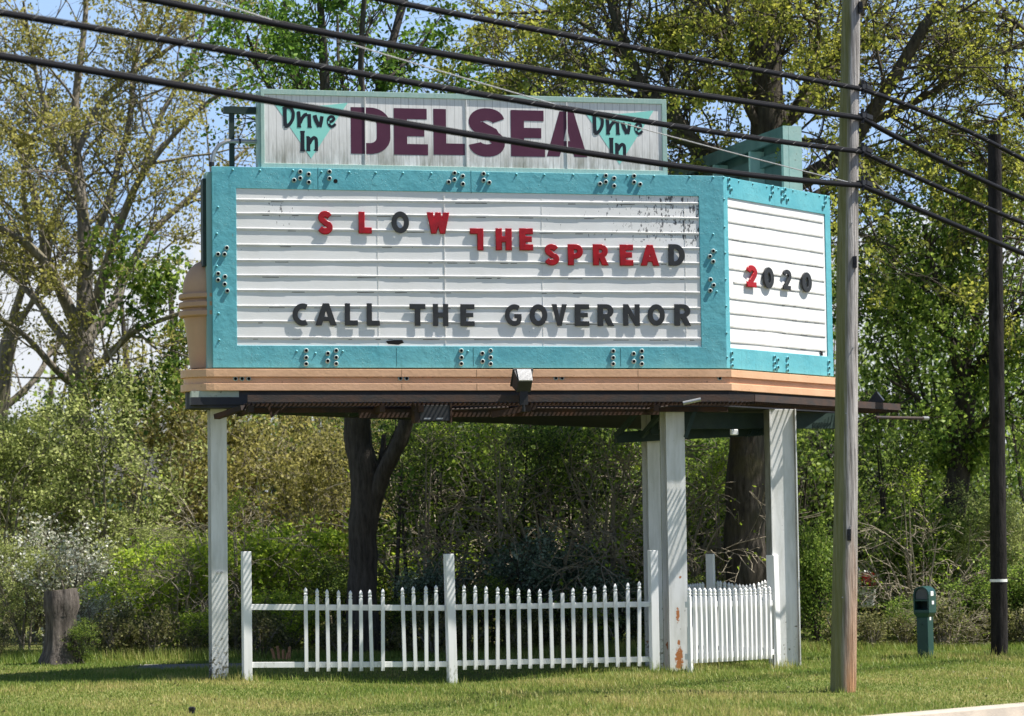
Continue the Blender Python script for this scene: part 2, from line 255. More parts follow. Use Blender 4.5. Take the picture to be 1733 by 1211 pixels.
# ------------------------------------------------------------------ mesh helpers
def obj(name, me, mats, parent=None, label=None, cat=None, group=None, kind=None, loc=None, rotz=None):
    if mats is not None:
        for m in (mats if isinstance(mats, (list, tuple)) else [mats]): me.materials.append(m)
    o = bpy.data.objects.new(name, me); COL.objects.link(o)
    if parent: o.parent = parent
    tag(o, label, cat, group, kind)
    if loc is not None: o.location = loc
    if rotz is not None: o.rotation_euler.z = rotz
    return o
def tag(o, label=None, cat=None, group=None, kind=None):
    for k, v in (('label', label), ('category', cat), ('group', group), ('kind', kind)):
        if v: o[k] = v
    return o
def empty(name, loc, rotz=0.0, label=None, cat=None, group=None):
    o = bpy.data.objects.new(name, None); COL.objects.link(o); o.location = loc; o.rotation_euler.z = rotz
    o.empty_display_size = 0.2
    return tag(o, label, cat, group)
class MB:
    def __init__(s): s.v = []; s.f = []; s.m = []; s.sm = []
    def add(s, vs, fs, mi=0, smooth=False):
        b = len(s.v); s.v += [tuple(v) for v in vs]
        for f in fs: s.f.append([i + b for i in f]); s.m.append(mi); s.sm.append(smooth)
        return s
    def box(s, x0, x1, y0, y1, z0, z1, mi=0, mat=None):
        v = [(x, y, z) for z in (z0, z1) for y in (y0, y1) for x in (x0, x1)]
        if mat is not None: v = [mat @ Vector(p) for p in v]
        return s.add(v, [(0, 2, 3, 1), (4, 5, 7, 6), (0, 1, 5, 4), (2, 6, 7, 3), (0, 4, 6, 2), (1, 3, 7, 5)], mi)
    def prism(s, poly, z0, z1, mi=0, poly2=None):
        n = len(poly); p2 = poly2 or poly
        v = [(x, y, z0) for x, y in poly] + [(x, y, z1) for x, y in p2]
        return s.add(v, [tuple(range(n - 1, -1, -1)), tuple(range(n, 2 * n))] + [(i, (i + 1) % n, n + (i + 1) % n, n + i) for i in range(n)], mi)
    def bar(s, a, b, w, h=None, mi=0):
        a, b = Vector(a), Vector(b); h = h or w; d = (b - a).normalized()
        x = d.cross(Vector((0, 0, 1)));
        if x.length < 1e-4: x = Vector((1, 0, 0))
        x.normalize(); y = x.cross(d)
        v = [p + x * (sx * w / 2) + y * (sy * h / 2) for p in (a, b) for sx, sy in ((-1, -1), (1, -1), (1, 1), (-1, 1))]
        return s.add(v, [(3, 2, 1, 0), (4, 5, 6, 7)] + [(i, (i + 1) % 4, 4 + (i + 1) % 4, 4 + i) for i in range(4)], mi)
    def tube(s, pts, rad, k=8, mi=0, caps=True):
        P, F = tube_np(np.array([tuple(p) for p in pts], float), np.broadcast_to(np.array(rad, float), (len(pts),)), k)
        F = [tuple(f) for f in F]
        if caps: F += [tuple(range(k - 1, -1, -1)), tuple(range(len(P) - k, len(P)))]
        return s.add(P, F, mi, True)
    def lathe(s, prof, k=24, mi=0, cx=0.0, cy=0.0):
        n = len(prof); v = [(cx + r * math.cos(2 * math.pi * j / k), cy + r * math.sin(2 * math.pi * j / k), z) for r, z in prof for j in range(k)]
        f = [(i * k + j, i * k + (j + 1) % k, (i + 1) * k + (j + 1) % k, (i + 1) * k + j) for i in range(n - 1) for j in range(k)]
        return s.add(v, f + [tuple(range(k - 1, -1, -1)), tuple(range((n - 1) * k, n * k))], mi, True)
    def mesh(s, name):
        me = bpy.data.meshes.new(name); me.from_pydata(s.v, [], s.f)
        me.polygons.foreach_set('material_index', s.m); me.polygons.foreach_set('use_smooth', s.sm)
        me.validate(); me.update(); return me
    def build(s, name, mats, parent=None, bev=0.0, **kw):
        o = obj(name, s.mesh(name), mats, parent, **kw)
        if bev:
            b = o.modifiers.new('bevel', 'BEVEL'); b.width = bev; b.segments = 2; b.limit_method = 'ANGLE'; b.angle_limit = R_(40)
        if any(s.sm):
            try: o.data.set_sharp_from_angle(angle=R_(38))
            except Exception: pass
        return o
def tube_np(P, r, k):
    n = len(P); T = np.empty_like(P); T[1:-1] = P[2:] - P[:-2]; T[0] = P[1] - P[0]; T[-1] = P[-1] - P[-2]
    T /= np.linalg.norm(T, axis=1, keepdims=True) + 1e-9
    ref = np.array([0, 0, 1.0]) if abs(T[:, 2]).mean() < 0.8 else np.array([1.0, 0.13, 0])
    X = np.cross(T, ref); X /= np.linalg.norm(X, axis=1, keepdims=True) + 1e-9; Y = np.cross(X, T)
    a = 2 * np.pi * np.arange(k) / k
    V = P[:, None, :] + r[:, None, None] * (np.cos(a)[None, :, None] * X[:, None, :] - np.sin(a)[None, :, None] * Y[:, None, :])
    i = np.arange(n - 1)[:, None] * k; j = np.arange(k)[None, :]; j2 = (j + 1) % k
    F = np.stack([i + j, i + j2, i + k + j2, i + k + j], -1).reshape(-1, 4)
    return V.reshape(-1, 3), F
def quads_mesh(name, V, F, tint=None, smooth=False):
    me = bpy.data.meshes.new(name); nf, k = F.shape
    me.vertices.add(len(V)); me.vertices.foreach_set('co', np.ascontiguousarray(V, np.float32).ravel())
    me.loops.add(nf * k); me.loops.foreach_set('vertex_index', np.ascontiguousarray(F, np.int32).ravel())
    me.polygons.add(nf); me.polygons.foreach_set('loop_start', np.arange(0, nf * k, k, dtype=np.int32))
    if smooth: me.polygons.foreach_set('use_smooth', np.ones(nf, bool))
    if tint is not None:
        a = me.attributes.new('tint', 'FLOAT', 'POINT'); a.data.foreach_set('value', np.ascontiguousarray(tint, np.float32))
    me.update(calc_edges=True); return me

# ------------------------------------------------------------------ the setting: lawn, road, kerb, drive
K0, K1 = ground(1480, 1213), ground(1733, 1191.5)
kd = (K1 - K0).normalized(); kn = Vector((kd.y, -kd.x, 0))      # kn points to the road
def kpt(t, s, z=0.0): p = K0 + kd * t + kn * s; return (p.x, p.y, z)
def gz(x, y): return -0.10 * np.exp(-((x - 2.7) / 1.3) ** 2 - ((y - 33.5) / 1.3) ** 2) - 0.13 * np.exp(-((x + 0.75) / 1.3) ** 2 - ((y - 32.1) / 1.8) ** 2)
tt_ = np.concatenate([[-500, -120, -40], np.linspace(-22, 30, 120), [60, 150, 700]]); ss_ = np.concatenate([np.linspace(0, -16, 60), [-30, -80, -250, -700]])
LV = np.array([kpt(a, b) for b in ss_ for a in tt_]); LV[:, 2] = gz(LV[:, 0], LV[:, 1]); na = len(tt_)
li = (np.arange(len(ss_) - 1)[:, None] * na + np.arange(na - 1)[None, :]); LF = np.stack([li, li + 1, li + 1 + na, li + na], -1).reshape(-1, 4)
obj('lawn', quads_mesh('lawn', LV, LF, None, True), MT['lawn'], kind='structure')
MB().add([kpt(-500, 0.55, -0.145), kpt(700, 0.55, -0.145), kpt(700, 400, -0.145), kpt(-500, 400, -0.145)], [(3, 2, 1, 0)]).build('road', MT['asphalt'], kind='structure')
mb = MB(); t = -40.0
while t < 60:
    a, b = t, t + 2.985
    prof = [(0.0, -0.2), (0.0, 0.012), (0.025, 0.02), (0.135, 0.018), (0.158, 0.0), (0.185, -0.125), (0.55, -0.14), (0.55, -0.2)]
    n = len(prof); mb.add([kpt(a, s, z) for s, z in prof] + [kpt(b, s, z) for s, z in prof],
        [tuple(range(n)), tuple(range(2 * n - 1, n - 1, -1))] + [(i, n + i, n + (i + 1) % n, (i + 1) % n) for i in range(n)])
    t += 3.0
mb.build('kerb', MT['kerb'], kind='structure')
d0, d1 = ground(185, 1134), ground(470, 1131)
MB().add([(d0.x, d0.y + 0.5, 0.006), (d0.x + .4, d0.y, .006), (d1.x, d1.y, 0.006), (d1.x + .3, d1.y + 1.5, 0.006), (d0.x + .2, d0.y + 1.4, 0.006)], [(0, 1, 2, 3, 4)]).build('driveway', MT['drive'], kind='structure')

# ------------------------------------------------------------------ marquee
YL = 31.4
L0 = at(360.5, 622, YL); C0 = at(1230, 622.5, 32.893); E0 = at(1411, 637.2, 34.98)
u1 = Vector((C0.x - L0.x, C0.y - L0.y, 0)); WF = u1.length; u1.normalize(); th1 = math.atan2(u1.y, u1.x)
u2 = Vector((E0.x - C0.x, E0.y - C0.y, 0)); WS = u2.length; u2.normalize(); th2 = math.atan2(u2.y, u2.x)
n1 = Vector((u1.y, -u1.x, 0)); n2 = Vector((u2.y, -u2.x, 0))
ROOT = Vector((L0.x, L0.y, 0)); CORN = Vector((C0.x, C0.y, 0))
ZB = (L0.z + C0.z) / 2
def F(px, py, out=0.0):
    p = hit(px, py, ROOT + n1 * out, n1) - ROOT; return p.dot(u1), p.z
def G(px, py, out=0.0):
    p = hit(px, py, CORN + n2 * out, n2) - CORN; return p.dot(u2), p.z
ZT = (F(357, 281)[1] + F(1223.5, 297.5)[1]) / 2
dth = th2 - th1
def loc(p): q = p - ROOT; return Vector((q.dot(u1), -q.dot(n1), q.z))     # world -> marquee local (x along front, y inward)
RD = Vector((-0.300, 0.954, 0)); RDl = Vector((RD.dot(u1), -RD.dot(n1)))
Cl = Vector((WF, 0)); Sl = Vector((math.cos(dth), math.sin(dth))); El = Cl + Sl * WS; Bl = El + RDl * 5.6
marq = empty('theatre_marquee', ROOT, th1, 'teal framed marquee with white letter panels on tall white steel legs', 'marquee sign')
# cabinet body behind the faces
MB().prism([(0.05, 0.09), (WF - 0.06, 0.09), (El.x - 0.10, El.y - 0.02), (Bl.x - 0.05, Bl.y), (0.75, 1.6), (0.22, 0.7)], ZB + 0.03, ZT - 0.02).build('cabinet', MT['palebox'], marq)
def ring(x0, x1, z0, z1, a0, a1, b0, b1, y0, y1):
    mb = MB()
    o = [(x0, z0), (x1, z0), (x1, z1), (x0, z1)]; i = [(a0, b0), (a1, b0), (a1, b1), (a0, b1)]
    v = [(x, y, z) for y in (y0, y1) for x, z in o + i]; f = []
    for k in range(4):
        n = (k + 1) % 4
        f += [(k, n, 4 + n, 4 + k), (8 + n, 8 + k, 12 + k, 12 + n), (k, 8 + k, 8 + n, n), (4 + k, 4 + n, 12 + n, 12 + k)]
    return mb.add(v, f)
ix0 = (F(399, 320)[0] + F(402, 586)[0]) / 2; ix1 = (F(1183, 330)[0] + F(1187, 585)[0]) / 2
iz1 = (F(399, 320)[1] + F(1183, 330)[1]) / 2; iz0 = (F(402, 586)[1] + F(1187, 585)[1]) / 2
ff = ring(0, WF, ZB, ZT, ix0, ix1, iz0, iz1, 0, 0.10).build('front_frame', MT['teal'], marq, bev=0.004)
sx0 = G(1231.5, 337)[0]; sx1 = G(1398, 360)[0]; sz1 = (G(1231, 337)[1] + G(1398, 360)[1]) / 2; sz0 = (G(1235, 588)[1] + G(1399, 603)[1]) / 2
sx1 = (G(1397.5, 360)[0] + G(1400, 600)[0]) / 2
sf = ring(0.001, WS, ZB + 0.002, ZT - 0.003, sx0, sx1, sz0, sz1, 0, 0.10).build('side_frame', MT['teal'], marq, bev=0.004, loc=(WF, 0, 0), rotz=dth)
# warped letter panels: a grid with slow dents
def panel(x0, x1, z0, z1, y, seed, nx=90, nz=40, amp=0.0018):
    r = np.random.default_rng(seed); xs = np.linspace(x0, x1, nx); zs = np.linspace(z0, z1, nz); X, Z = np.meshgrid(xs, zs)
    Y = np.full_like(X, y)
    for _ in range(10):
        fx, fz, ph, ph2 = r.uniform(0.2, 2.2), r.uniform(0.5, 3.0), r.uniform(0, 6.28), r.uniform(0, 6.28)
        Y += amp / 3 * np.sin(fx * X * 2 + ph) * np.sin(fz * Z * 2 + ph2)
    V = np.stack([X, Y, Z], -1).reshape(-1, 3); i = np.arange((nz - 1))[:, None] * nx + np.arange(nx - 1)[None, :]
    Fc = np.stack([i, i + 1, i + 1 + nx, i + nx], -1).reshape(-1, 4)
    return quads_mesh('letter_panel', V, Fc, None, True)
fp = obj('letter_panel', panel(ix0 - 0.02, ix1 + 0.02, iz0 - 0.02, iz1 + 0.02, 0.014, 3), MT['panel'], marq)
sp = obj('letter_panel', panel(sx0 - 0.02, sx1 + 0.02, sz0 - 0.02, sz1 + 0.02, 0.014, 5, 40, 40), MT['panel_b'], marq, loc=(WF, 0, 0), rotz=dth)
def track(x0, x1, zl, zr, y0, parent, seed):
    r = random.Random(seed); mb = MB(); n = max(2, int((x1 - x0) / 0.30)); xs = [x0 + (x1 - x0) * i / n for i in range(n + 1)]
    jz = [r.uniform(-0.002, 0.002) for _ in xs]
    for i in range(n):
        v = []
        for k in (i, i + 1):
            z = zl + (zr - zl) * k / n + jz[k]; p = y0 - 0.0105 + r.uniform(-0.0012, 0.0012)
            v += [(xs[k], y0 + 0.004, z - 0.011), (xs[k], p + 0.003, z - 0.012), (xs[k], p, z + 0.008), (xs[k], p + 0.004, z + 0.013), (xs[k], y0 + 0.004, z + 0.012)]
        mb.add(v, [(j, 5 + j, 5 + j + 1, j + 1) for j in range(4)])
        if r.random() < 0.45:      # a bare, dark bit of the joint under the track
            a = r.uniform(xs[i], xs[i + 1] - 0.05); b = min(x1, a + r.uniform(0.04, 0.22)); zz = zl + (zr - zl) * (i + 0.5) / n
            mb.add([(a, y0 - 0.0025, zz - 0.021), (b, y0 - 0.0025, zz - 0.020), (b, y0 - 0.003, zz - 0.0115), (a, y0 - 0.003, zz - 0.0115)], [(0, 1, 2, 3)], 1)
    return mb.build('letter_track', [MT['white_rail'], MT['gap']], parent)
FT = [(338, 344), (361, 369), (387, 395), (414, 420), (440, 445), (466, 470), (491, 495), (517.5, 521), (543.5, 547), (571, 573)]
for i, (a, b) in enumerate(FT): track(ix0 + 0.005, ix1 - 0.005, F(405, a)[1], F(1180, b)[1], 0.012, fp, i)
ST = [(348, 375.5), (373.8, 400), (402, 424), (427.5, 447.5), (453, 471.5), (476, 496), (503, 518.5), (527.5, 543.5), (551.5, 568), (577, 591)]
for i, (a, b) in enumerate(ST):
    zl, zr = G(1233, a)[1], G(1397, b)[1]; z = (zl + zr) / 2 if abs(zl - zr) > 0.03 else zl
    x0 = sx0 + 0.005 if i != 5 else sx0 + 0.12
    track(x0, sx1 - 0.04, z, z, 0.012, sp, 50 + i)
# vertical seams of the front panel
for px in (640, 752.5, 918, 1160):
    u = F(px, 450)[0]; MB().box(u, u + (0.008 if px == 752.5 else 0.004), 0.0065 if px == 752.5 else 0.0095, 0.0125, iz0 + 0.02, iz1 - 0.03).build('panel_seam', MT['white_rail'], fp)
hz = F(667, 579); MB().add([(hz[0] - 0.10, 0.002, hz[1] + 0.015), (hz[0] - 0.075, 0.002, hz[1] - 0.02), (hz[0] + 0.05, 0.002, hz[1] - 0.03), (hz[0] + 0.12, 0.002, hz[1] - 0.005), (hz[0] + 0.10, 0.002, hz[1] + 0.03), (hz[0], 0.002, hz[1] + 0.028)], [(0, 1, 2, 3, 4, 5)]).build('broken_hole', MT['hole'], fp)
hz = G(1391, 597); MB().add([(hz[0] - 0.045, 0.004, hz[1] + 0.03), (hz[0] - 0.02, 0.004, hz[1] - 0.03), (hz[0] + 0.035, 0.004, hz[1] - 0.035), (hz[0] + 0.03, 0.004, hz[1] + 0.02)], [(0, 1, 2, 3)]).build('broken_hole', MT['hole'], sp)
for px, ya, yb in ((797, 287, 327), (671, 588, 620), (801, 588, 620), (1050, 588, 620), (538, 283, 321)):
    a, b = F(px, ya), F(px, yb); MB().box(a[0] - .003, a[0] + .003, -.0015, .004, b[1] + .004, a[1] - .004).build('frame_seam', MT['tealseam'], ff)  # dark teal strips along the frame joints
# neon tube sockets and bolts
def socket_mesh(r=0.030, ln=0.020):
    mb = MB(); k = 16; ri = r * 0.62
    ang = [2 * math.pi * j / k for j in range(k)]
    v = [(r * math.cos(a), 0, r * math.sin(a)) for a in ang] + [(r * 0.92 * math.cos(a), -ln, r * 0.92 * math.sin(a)) for a in ang] + \
        [(ri * math.cos(a), -ln - 0.001, ri * math.sin(a)) for a in ang] + [(ri * math.cos(a), -0.002, ri * math.sin(a)) for a in ang]
    f = []
    for q in range(3): f += [(q * k + j, q * k + (j + 1) % k, (q + 1) * k + (j + 1) % k, (q + 1) * k + j) for j in range(k)]
    mb.add(v, f[:2 * k], 0, True); mb.add(v, f[2 * k:] + [tuple(range(4 * k - 1, 3 * k - 1, -1))], 1)
    return mb.mesh('tube_socket')
SOCK = socket_mesh(); SOCK.materials.append(MT['ring']); SOCK.materials.append(MT['hole'])
SOCK_T = socket_mesh(0.026, 0.020); SOCK_T.materials.append(MT['teal']); SOCK_T.materials.append(MT['hole'])
def bolt_mesh():
    mb = MB(); mb.tube([(0, 0.001, 0), (0, -0.016, 0)], [0.006, 0.005], 6); mb.tube([(0, -0.003, 0), (0, -0.008, 0)], 0.011, 6); mb.tube([(0, 0.001, 0), (0, -0.003, 0)], 0.016, 8); return mb.mesh('frame_bolt')
BOLT = bolt_mesh(); BOLT.materials.append(MT['teal'])
def zz(L, s, ox, oy): return [(ox + x / s, oy + y / s) for x, y in L]
FS = zz([(899, 650), (961, 668), (899, 697), (854, 712), (962, 727), (1113, 650), (1113, 699)], 4.325, 300, 140) + \
     zz([(298, 660), (358, 682), (297, 709), (255, 725), (359, 740), (510, 665), (511, 713), (552, 729), (1405, 678), (1466, 698), (1405, 725), (1363, 739), (1466, 754), (1612, 681), (1611, 727), (1656, 742)], 4.325, 700, 140) + \
     zz([(316, 72), (260, 113), (302, 113), (261, 237), (305, 257), (261, 278), (303, 305), (320, 348), (825, 730), (825, 775), (825, 815), (964, 748), (963, 797), (1017, 730), (1017, 774), (1017, 814)], 3.785, 300, 400) + \
     zz([(304, 731), (305, 774), (304, 814), (439, 748), (441, 799), (492, 731), (492, 774), (492, 815), (1277, 733), (1277, 775), (1277, 815), (1408, 750), (1409, 799), (1460, 733), (1460, 774), (1460, 815)], 3.785, 700, 400) + \
     zz([(403, 93), (382, 127), (403, 160), (386, 275), (406, 311), (384, 346)], 3.783, 1100, 400)
for p in FS: u, z = F(*p); obj('tube_socket', SOCK, None, ff, loc=(u, -0.0005, z))
GS = zz([(790, 705), (790, 752), (806, 780), (1108, 762), (1108, 802), (1095, 832), (1200, 778), (1180, 793), (1200, 825), (1180, 850), (1219, 855), (1497, 835), (1495, 875), (1482, 905)], 4.325, 1050, 140) + \
     zz([(520, 745), (522, 785), (522, 825), (793, 770), (793, 810), (793, 850), (815, 788), (815, 836), (876, 778), (876, 820), (876, 857), (1142, 802), (1142, 840), (1142, 880)], 3.783, 1100, 400)
for p in GS: u, z = G(*p); obj('tube_socket', SOCK_T, None, sf, loc=(u, -0.0005, z))
FB = [(394, 287), (440, 288), (496, 288), (544, 290.5), (591, 291), (636, 292), (682, 292.5), (730, 293), (776, 292.5), (826, 295), (874, 294.5), (921, 295.5), (970, 295.5), (1011, 297), (1062, 297.5), (1107, 297.5), (1167, 298.5), (1207, 299.5),
      (367, 450), (370, 530), (371, 575), (369, 350), (367, 395), (1212, 425), (1213, 493), (1207, 396), (534, 597.5), (502, 594), (580, 594), (792, 594), (830, 594)]
for p in FB: u, z = F(*p); obj('frame_bolt', BOLT, None, ff, loc=(u, 0, z))
GB = zz([(865, 720), (968, 738), (1070, 760), (1155, 770), (1262, 788), (1358, 812), (1455, 828), (1527, 840), (752, 690), (743, 848), (752, 1052)], 4.325, 1050, 140) + zz([(472, 103), (478, 272), (474, 443), (478, 615), (482, 770)], 3.783, 1100, 400)
for p in GB: u, z = G(*p); obj('frame_bolt', BOLT, None, sf, loc=(max(u, 0.012), 0, z))
hz = F(568, 306); MB().tube([(hz[0], 0.001, hz[1]), (hz[0], -0.0015, hz[1])], 0.026, 12).build('bare_hole', MT['hole'], ff)
# streamlined peach band
def plan(p, back=0.0):
    r = 0.27 + p; pts = []
    for j in range(13):
        a = R_(90 + 15 * j); pts.append((0.0 + r * math.cos(a), 0.27 + r * math.sin(a)))
    h = dth / 2; n2l = Vector((math.sin(dth), -math.cos(dth))); rn = Vector((-RDl.y, RDl.x)) * -1
    pts += [(WF + p * math.tan(h), -p), tuple(El + n2l * p + Sl * p * 0.8), tuple(El + rn * p + RDl * 0.5), tuple(Bl + rn * p), (0.75, 1.6)]
    return pts
zc = [F(800, y, 0.08)[1] for y in (624.5, 637.5, 648.5, 660.5)]
mb = MB(); mb.prism(plan(0.085), zc[1], zc[0]); mb.prism(plan(0.050), zc[2], zc[1]); mb.prism(plan(0.085), zc[3], zc[2])
band = mb.build('base_band', MT['peach'], marq, bev=0.004)
for p in zz([(372, 911), (414, 911), (457, 911), (1428, 909), (1468, 909)], 3.785, 300, 400) + zz([(909, 906), (948, 906)], 3.785, 700, 400) + zz([(445, 907)], 3.783, 1100, 400):
    u, z = F(*p); u, z = F(*p, out=0.05); obj('tube_socket', SOCK, None, band, loc=(u, -0.0505, z)); 
for px in (680, 807, 1080):
    a = F(px, 640, .085)[0]
    for z0, z1, y in ((zc[1] + .004, zc[0] - .004, -.0865), (zc[3] + .004, zc[2] - .004, -.0865)): MB().box(a - .003, a + .003, y, y + .006, z0, z1).build('band_seam', MT['peachseam'], band)
# black fascia under the band and pale end block
mb = MB(); zf = F(800, 674.5, 0.06)[1]; mb.prism([p for p in plan(0.03)], zf - 0.10, zc[3] - 0.001); mb.build('fascia', MT['navy'], marq)
mb = MB(); mb.prism([(-0.262 + 0.0, -0.045), (0.30, -0.045), (0.30, 0.5), (-0.262, 0.5)], zc[3] - 0.075, zc[3] - 0.002); mb.prism([(-0.268, -0.052), (0.62, -0.052), (0.62, 0.5), (-0.268, 0.5)], zc[3] - 0.165, zc[3] - 0.077, 1)
mb.build('end_block', [MT['creamy'], MT['navy']], marq)
# rounded pilaster at the left end
zq = lambda py: F(345, py, -0.3)[1]
prof = [(0.215, zq(623)), (0.235, zq(600)), (0.262, zq(560)), (0.29, zq(538)), (0.297, zq(530))]
rr = 0.352
for a, b in ((536, 526), (521, 511), (506, 497)):
    prof += [(0.30, zq(a) - 0.004), (rr - 0.012, zq(a)), (rr, zq(a) + 0.012), (rr, zq(b) - 0.012), (rr - 0.012, zq(b)), (0.30, zq(b) + 0.004)]
for t in (0, 15, 30, 45, 60, 75, 88): prof.append((0.302 * math.cos(R_(t)) + 0.002, zq(490) + (zq(438) - zq(490)) * math.sin(R_(t))))
MB().lathe(prof, 40, 0, -0.005, 0.40).build('end_pilaster', MT['tan'], marq)
MB().box(-0.06, 0.028, 0.05, 0.35, ZB, ZT - 0.06).box(-0.10, -0.055, 0.08, 0.30, F(352, 420)[1] - 0.2, F(352, 300)[1], 1).build('end_return', [MT['palebox'], MT['dkgreen']], marq)
# catwalk around the two faces
zw1 = zc[3] - 0.075; zw0 = zw1 - 0.085
A_ = 0.50; fu = F(419, 676, A_)[0]
h = dth / 2; Ck = Vector((WF + A_ * math.tan(h), -A_)); n2l = Vector((math.sin(dth), -math.cos(dth))); Ek = El + n2l * A_ + Sl * 0.85
cw = MB(); cw.bar((fu, -A_, (zw0 + zw1) / 2), (Ck.x, Ck.y, (zw0 + zw1) / 2), 0.03, zw1 - zw0); cw.bar((Ck.x, Ck.y, (zw0 + zw1) / 2), (Ek.x, Ek.y, (zw0 + zw1) / 2), 0.03, zw1 - zw0)
e2 = Ek - n2l * 0.75; cw.bar((Ek.x, Ek.y, (zw0 + zw1) / 2), (e2.x, e2.y, (zw0 + zw1) / 2), 0.03, zw1 - zw0)
cw.build('walkway_edge', MT['rust'], marq)
gr = MB()
x = fu
while x < Ck.x: gr.bar((x, -A_ + 0.01, zw0 - 0.014), (x + 0.03, -0.07, zw0 - 0.014), 0.009, 0.028); x += 0.055
d = (Ek - Ck).length; t = 0.03
while t < d:
    p = Ck + Sl * t; q = p - n2l * (A_ - 0.08); gr.bar((p.x, p.y, zw0 - 0.014), (q.x, q.y, zw0 - 0.014), 0.009, 0.028); t += 0.055
for k in (0.12, 0.24, 0.36): gr.bar((fu, -A_ + k, zw0 - 0.02), (Ck.x, -A_ + k, zw0 - 0.02), 0.006, 0.024)
gr.build('walkway_grating', MT['rustdk'], marq)
bk = MB()
for px in (420, 640, 705, 885, 1100):
    u = F(px, 690, 0.2)[0]; bk.box(u - 0.03, u + 0.03, -A_ + 0.02, 0.6, zw0 - 0.115, zw0 - 0.036)
bk.box(fu + 0.1, WF, -0.02, 0.03, zw0 - 0.10, zw0 - 0.032)
u = F(410, 695, .3)[0]; bk.bar((u, -0.4, zw0 - 0.06), (u - 0.28, -0.1, zw0 - 0.15), 0.09, 0.06)
bk.bar((F(605, 700)[0], -0.1, zw0 - 0.12), (F(1110, 690)[0], -0.1, zw0 - 0.09), 0.06, 0.10); bk.bar((F(455, 700)[0], -0.2, zw0 - 0.16), (F(478, 690)[0], -0.2, zw0 - 0.03), 0.02)
bk.bar((F(450, 685)[0], -0.2, zw0 - 0.02), (F(456, 700)[0], -0.2, zw0 - 0.16), 0.03); bk.bar((F(820, 698)[0], -0.36, zw0 - 0.15), (F(893, 682)[0], -0.42, zw0 - 0.05), 0.05, 0.07)
bk.build('walkway_bracket', MT['rustdk'], marq)
pp = MB(); za = F(745, 692, 0.4)[1]; pp.tube([(F(700, 691, .4)[0], -0.40, za - 0.02), (F(860, 686, .4)[0], -0.40, za + 0.02)], 0.012); pp.tube([(F(893, 689, .4)[0], -0.40, za + 0.012), (F(1095, 690, .4)[0], -0.40, za), (F(1130, 684, .4)[0], -0.4, za + 0.03)], 0.010)
pp.build('conduit_pipe', MT['rust'], marq); pp = MB(); p0, p1 = at(1482, 706, 33.4), at(1563, 707.5, 34.2); a, b = loc(p0), loc(p1); pp.tube([a, b], 0.020)
pp.build('conduit_pipe', MT['rust'], marq)
pc = MB(); a2 = b + (b - a).normalized() * 0.10; pc.tube([b - (b - a).normalized() * 0.02, a2], 0.026)
q0, q1 = loc(at(1156, 682, 31.9)), loc(at(1186, 675.5, 31.9)); pc.tube([q0, q1], 0.024, 10)
pc.build('pipe_end', MT['metal'], marq)
# steel beams under the cabinet
bm_ = MB(); zt_ = zf - 0.10
def LP(px, py, Y): return loc(at(px, py, Y))
bm_.bar(LP(1042, 740, 33.6), LP(1312, 726, 34.4), 0.10, 0.14); bm_.bar(LP(1042, 738, 33.6), LP(1085, 690, 33.3), 0.05, 0.06); bm_.bar(LP(1086, 738, 33.6), LP(1124, 692, 33.2), 0.05, 0.06)
bm_.bar(LP(1108, 735, 33.5), LP(1108, 690, 33.5), 0.12, 0.10); bm_.bar(LP(1160, 740, 32.8), LP(1178, 690, 32.8), 0.04, 0.05)
bm_.bar(LP(1150, 712, 33.2), LP(1420, 712, 35.0), 0.12, 0.20); bm_.bar(LP(590, 697, 32.6), LP(700, 697, 32.8), 0.12, 0.10)
bm_.box(0.3, WF - 0.2, 0.4, 0.5, zt_ - 0.05, zt_ - .002)
for k in range(11): bm_.bar(LP(1262 + k * 4.6, 739 - k * .5, 34.0), LP(1272 + k * 4.6, 725 - k * .5, 34.05), 0.012, 0.02)
for k in range(11): bm_.bar(LP(1352 + k * 4.6, 724, 34.6), LP(1360 + k * 4.6, 715, 34.6), 0.012, 0.02)
bm_.build('steel_beam', MT['dkgreen'], marq)
MB().box(-.045, .045, -.02, .05, -.035, .035).build('junction_cap', MT['sticker'], marq, loc=LP(1243, 731, 32.9), bev=.01)
# legs: steel H-beams
def hbeam(pxl, pxr, py, turn, mat, depth=0.24, back=0.0, ztop=None, Y=None):
    a, b = (ground(pxl, py), ground(pxr, py)) if Y is None else (at(pxl, py, Y), at(pxr, py, Y))
    w = (b - a).length * 0.985; c = loc((a + b) / 2) ; z0, z1 = -0.3, (ztop or zt_ + 0.0)
    mb = MB(); t = 0.018
    if not turn:
        mb.box(-w / 2, w / 2, 0, t, z0, z1); mb.box(-w / 2, w / 2, depth - t, depth, z0, z1); mb.box(-0.012, 0.012, t, depth - t, z0, z1)
        mb.box(-w / 2 + 0.012, -0.012, 0.10, 0.112, z0, z1 - 0.05)
    else:
        mb.box(-w / 2, -w / 2 + t, 0, depth, z0, z1); mb.box(w / 2 - t, w / 2, 0, depth, z0, z1); mb.box(-w / 2 + t, w / 2 - t, 0.05, 0.075, z0, z1)
    return mb.build('support_leg', mat, marq, loc=(c.x, c.y + back, 0), bev=0.003)
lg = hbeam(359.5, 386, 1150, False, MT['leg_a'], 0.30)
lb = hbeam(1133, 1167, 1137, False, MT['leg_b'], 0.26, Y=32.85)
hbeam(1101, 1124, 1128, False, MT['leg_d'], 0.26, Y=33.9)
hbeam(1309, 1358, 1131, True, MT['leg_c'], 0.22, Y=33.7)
MB().box(-0.09, 0.03, 0.02, 0.24, -0.1, 0.12).build('leg_base', MT['dkmetal'], lg)
for k in (-1, 1): MB().tube([(k * 0.033 * 0.7, 0.0, 1.27), (k * 0.033 * 0.7, -0.02, 1.27)], 0.014, 8).build('leg_bolt', MT['metal'], lg)

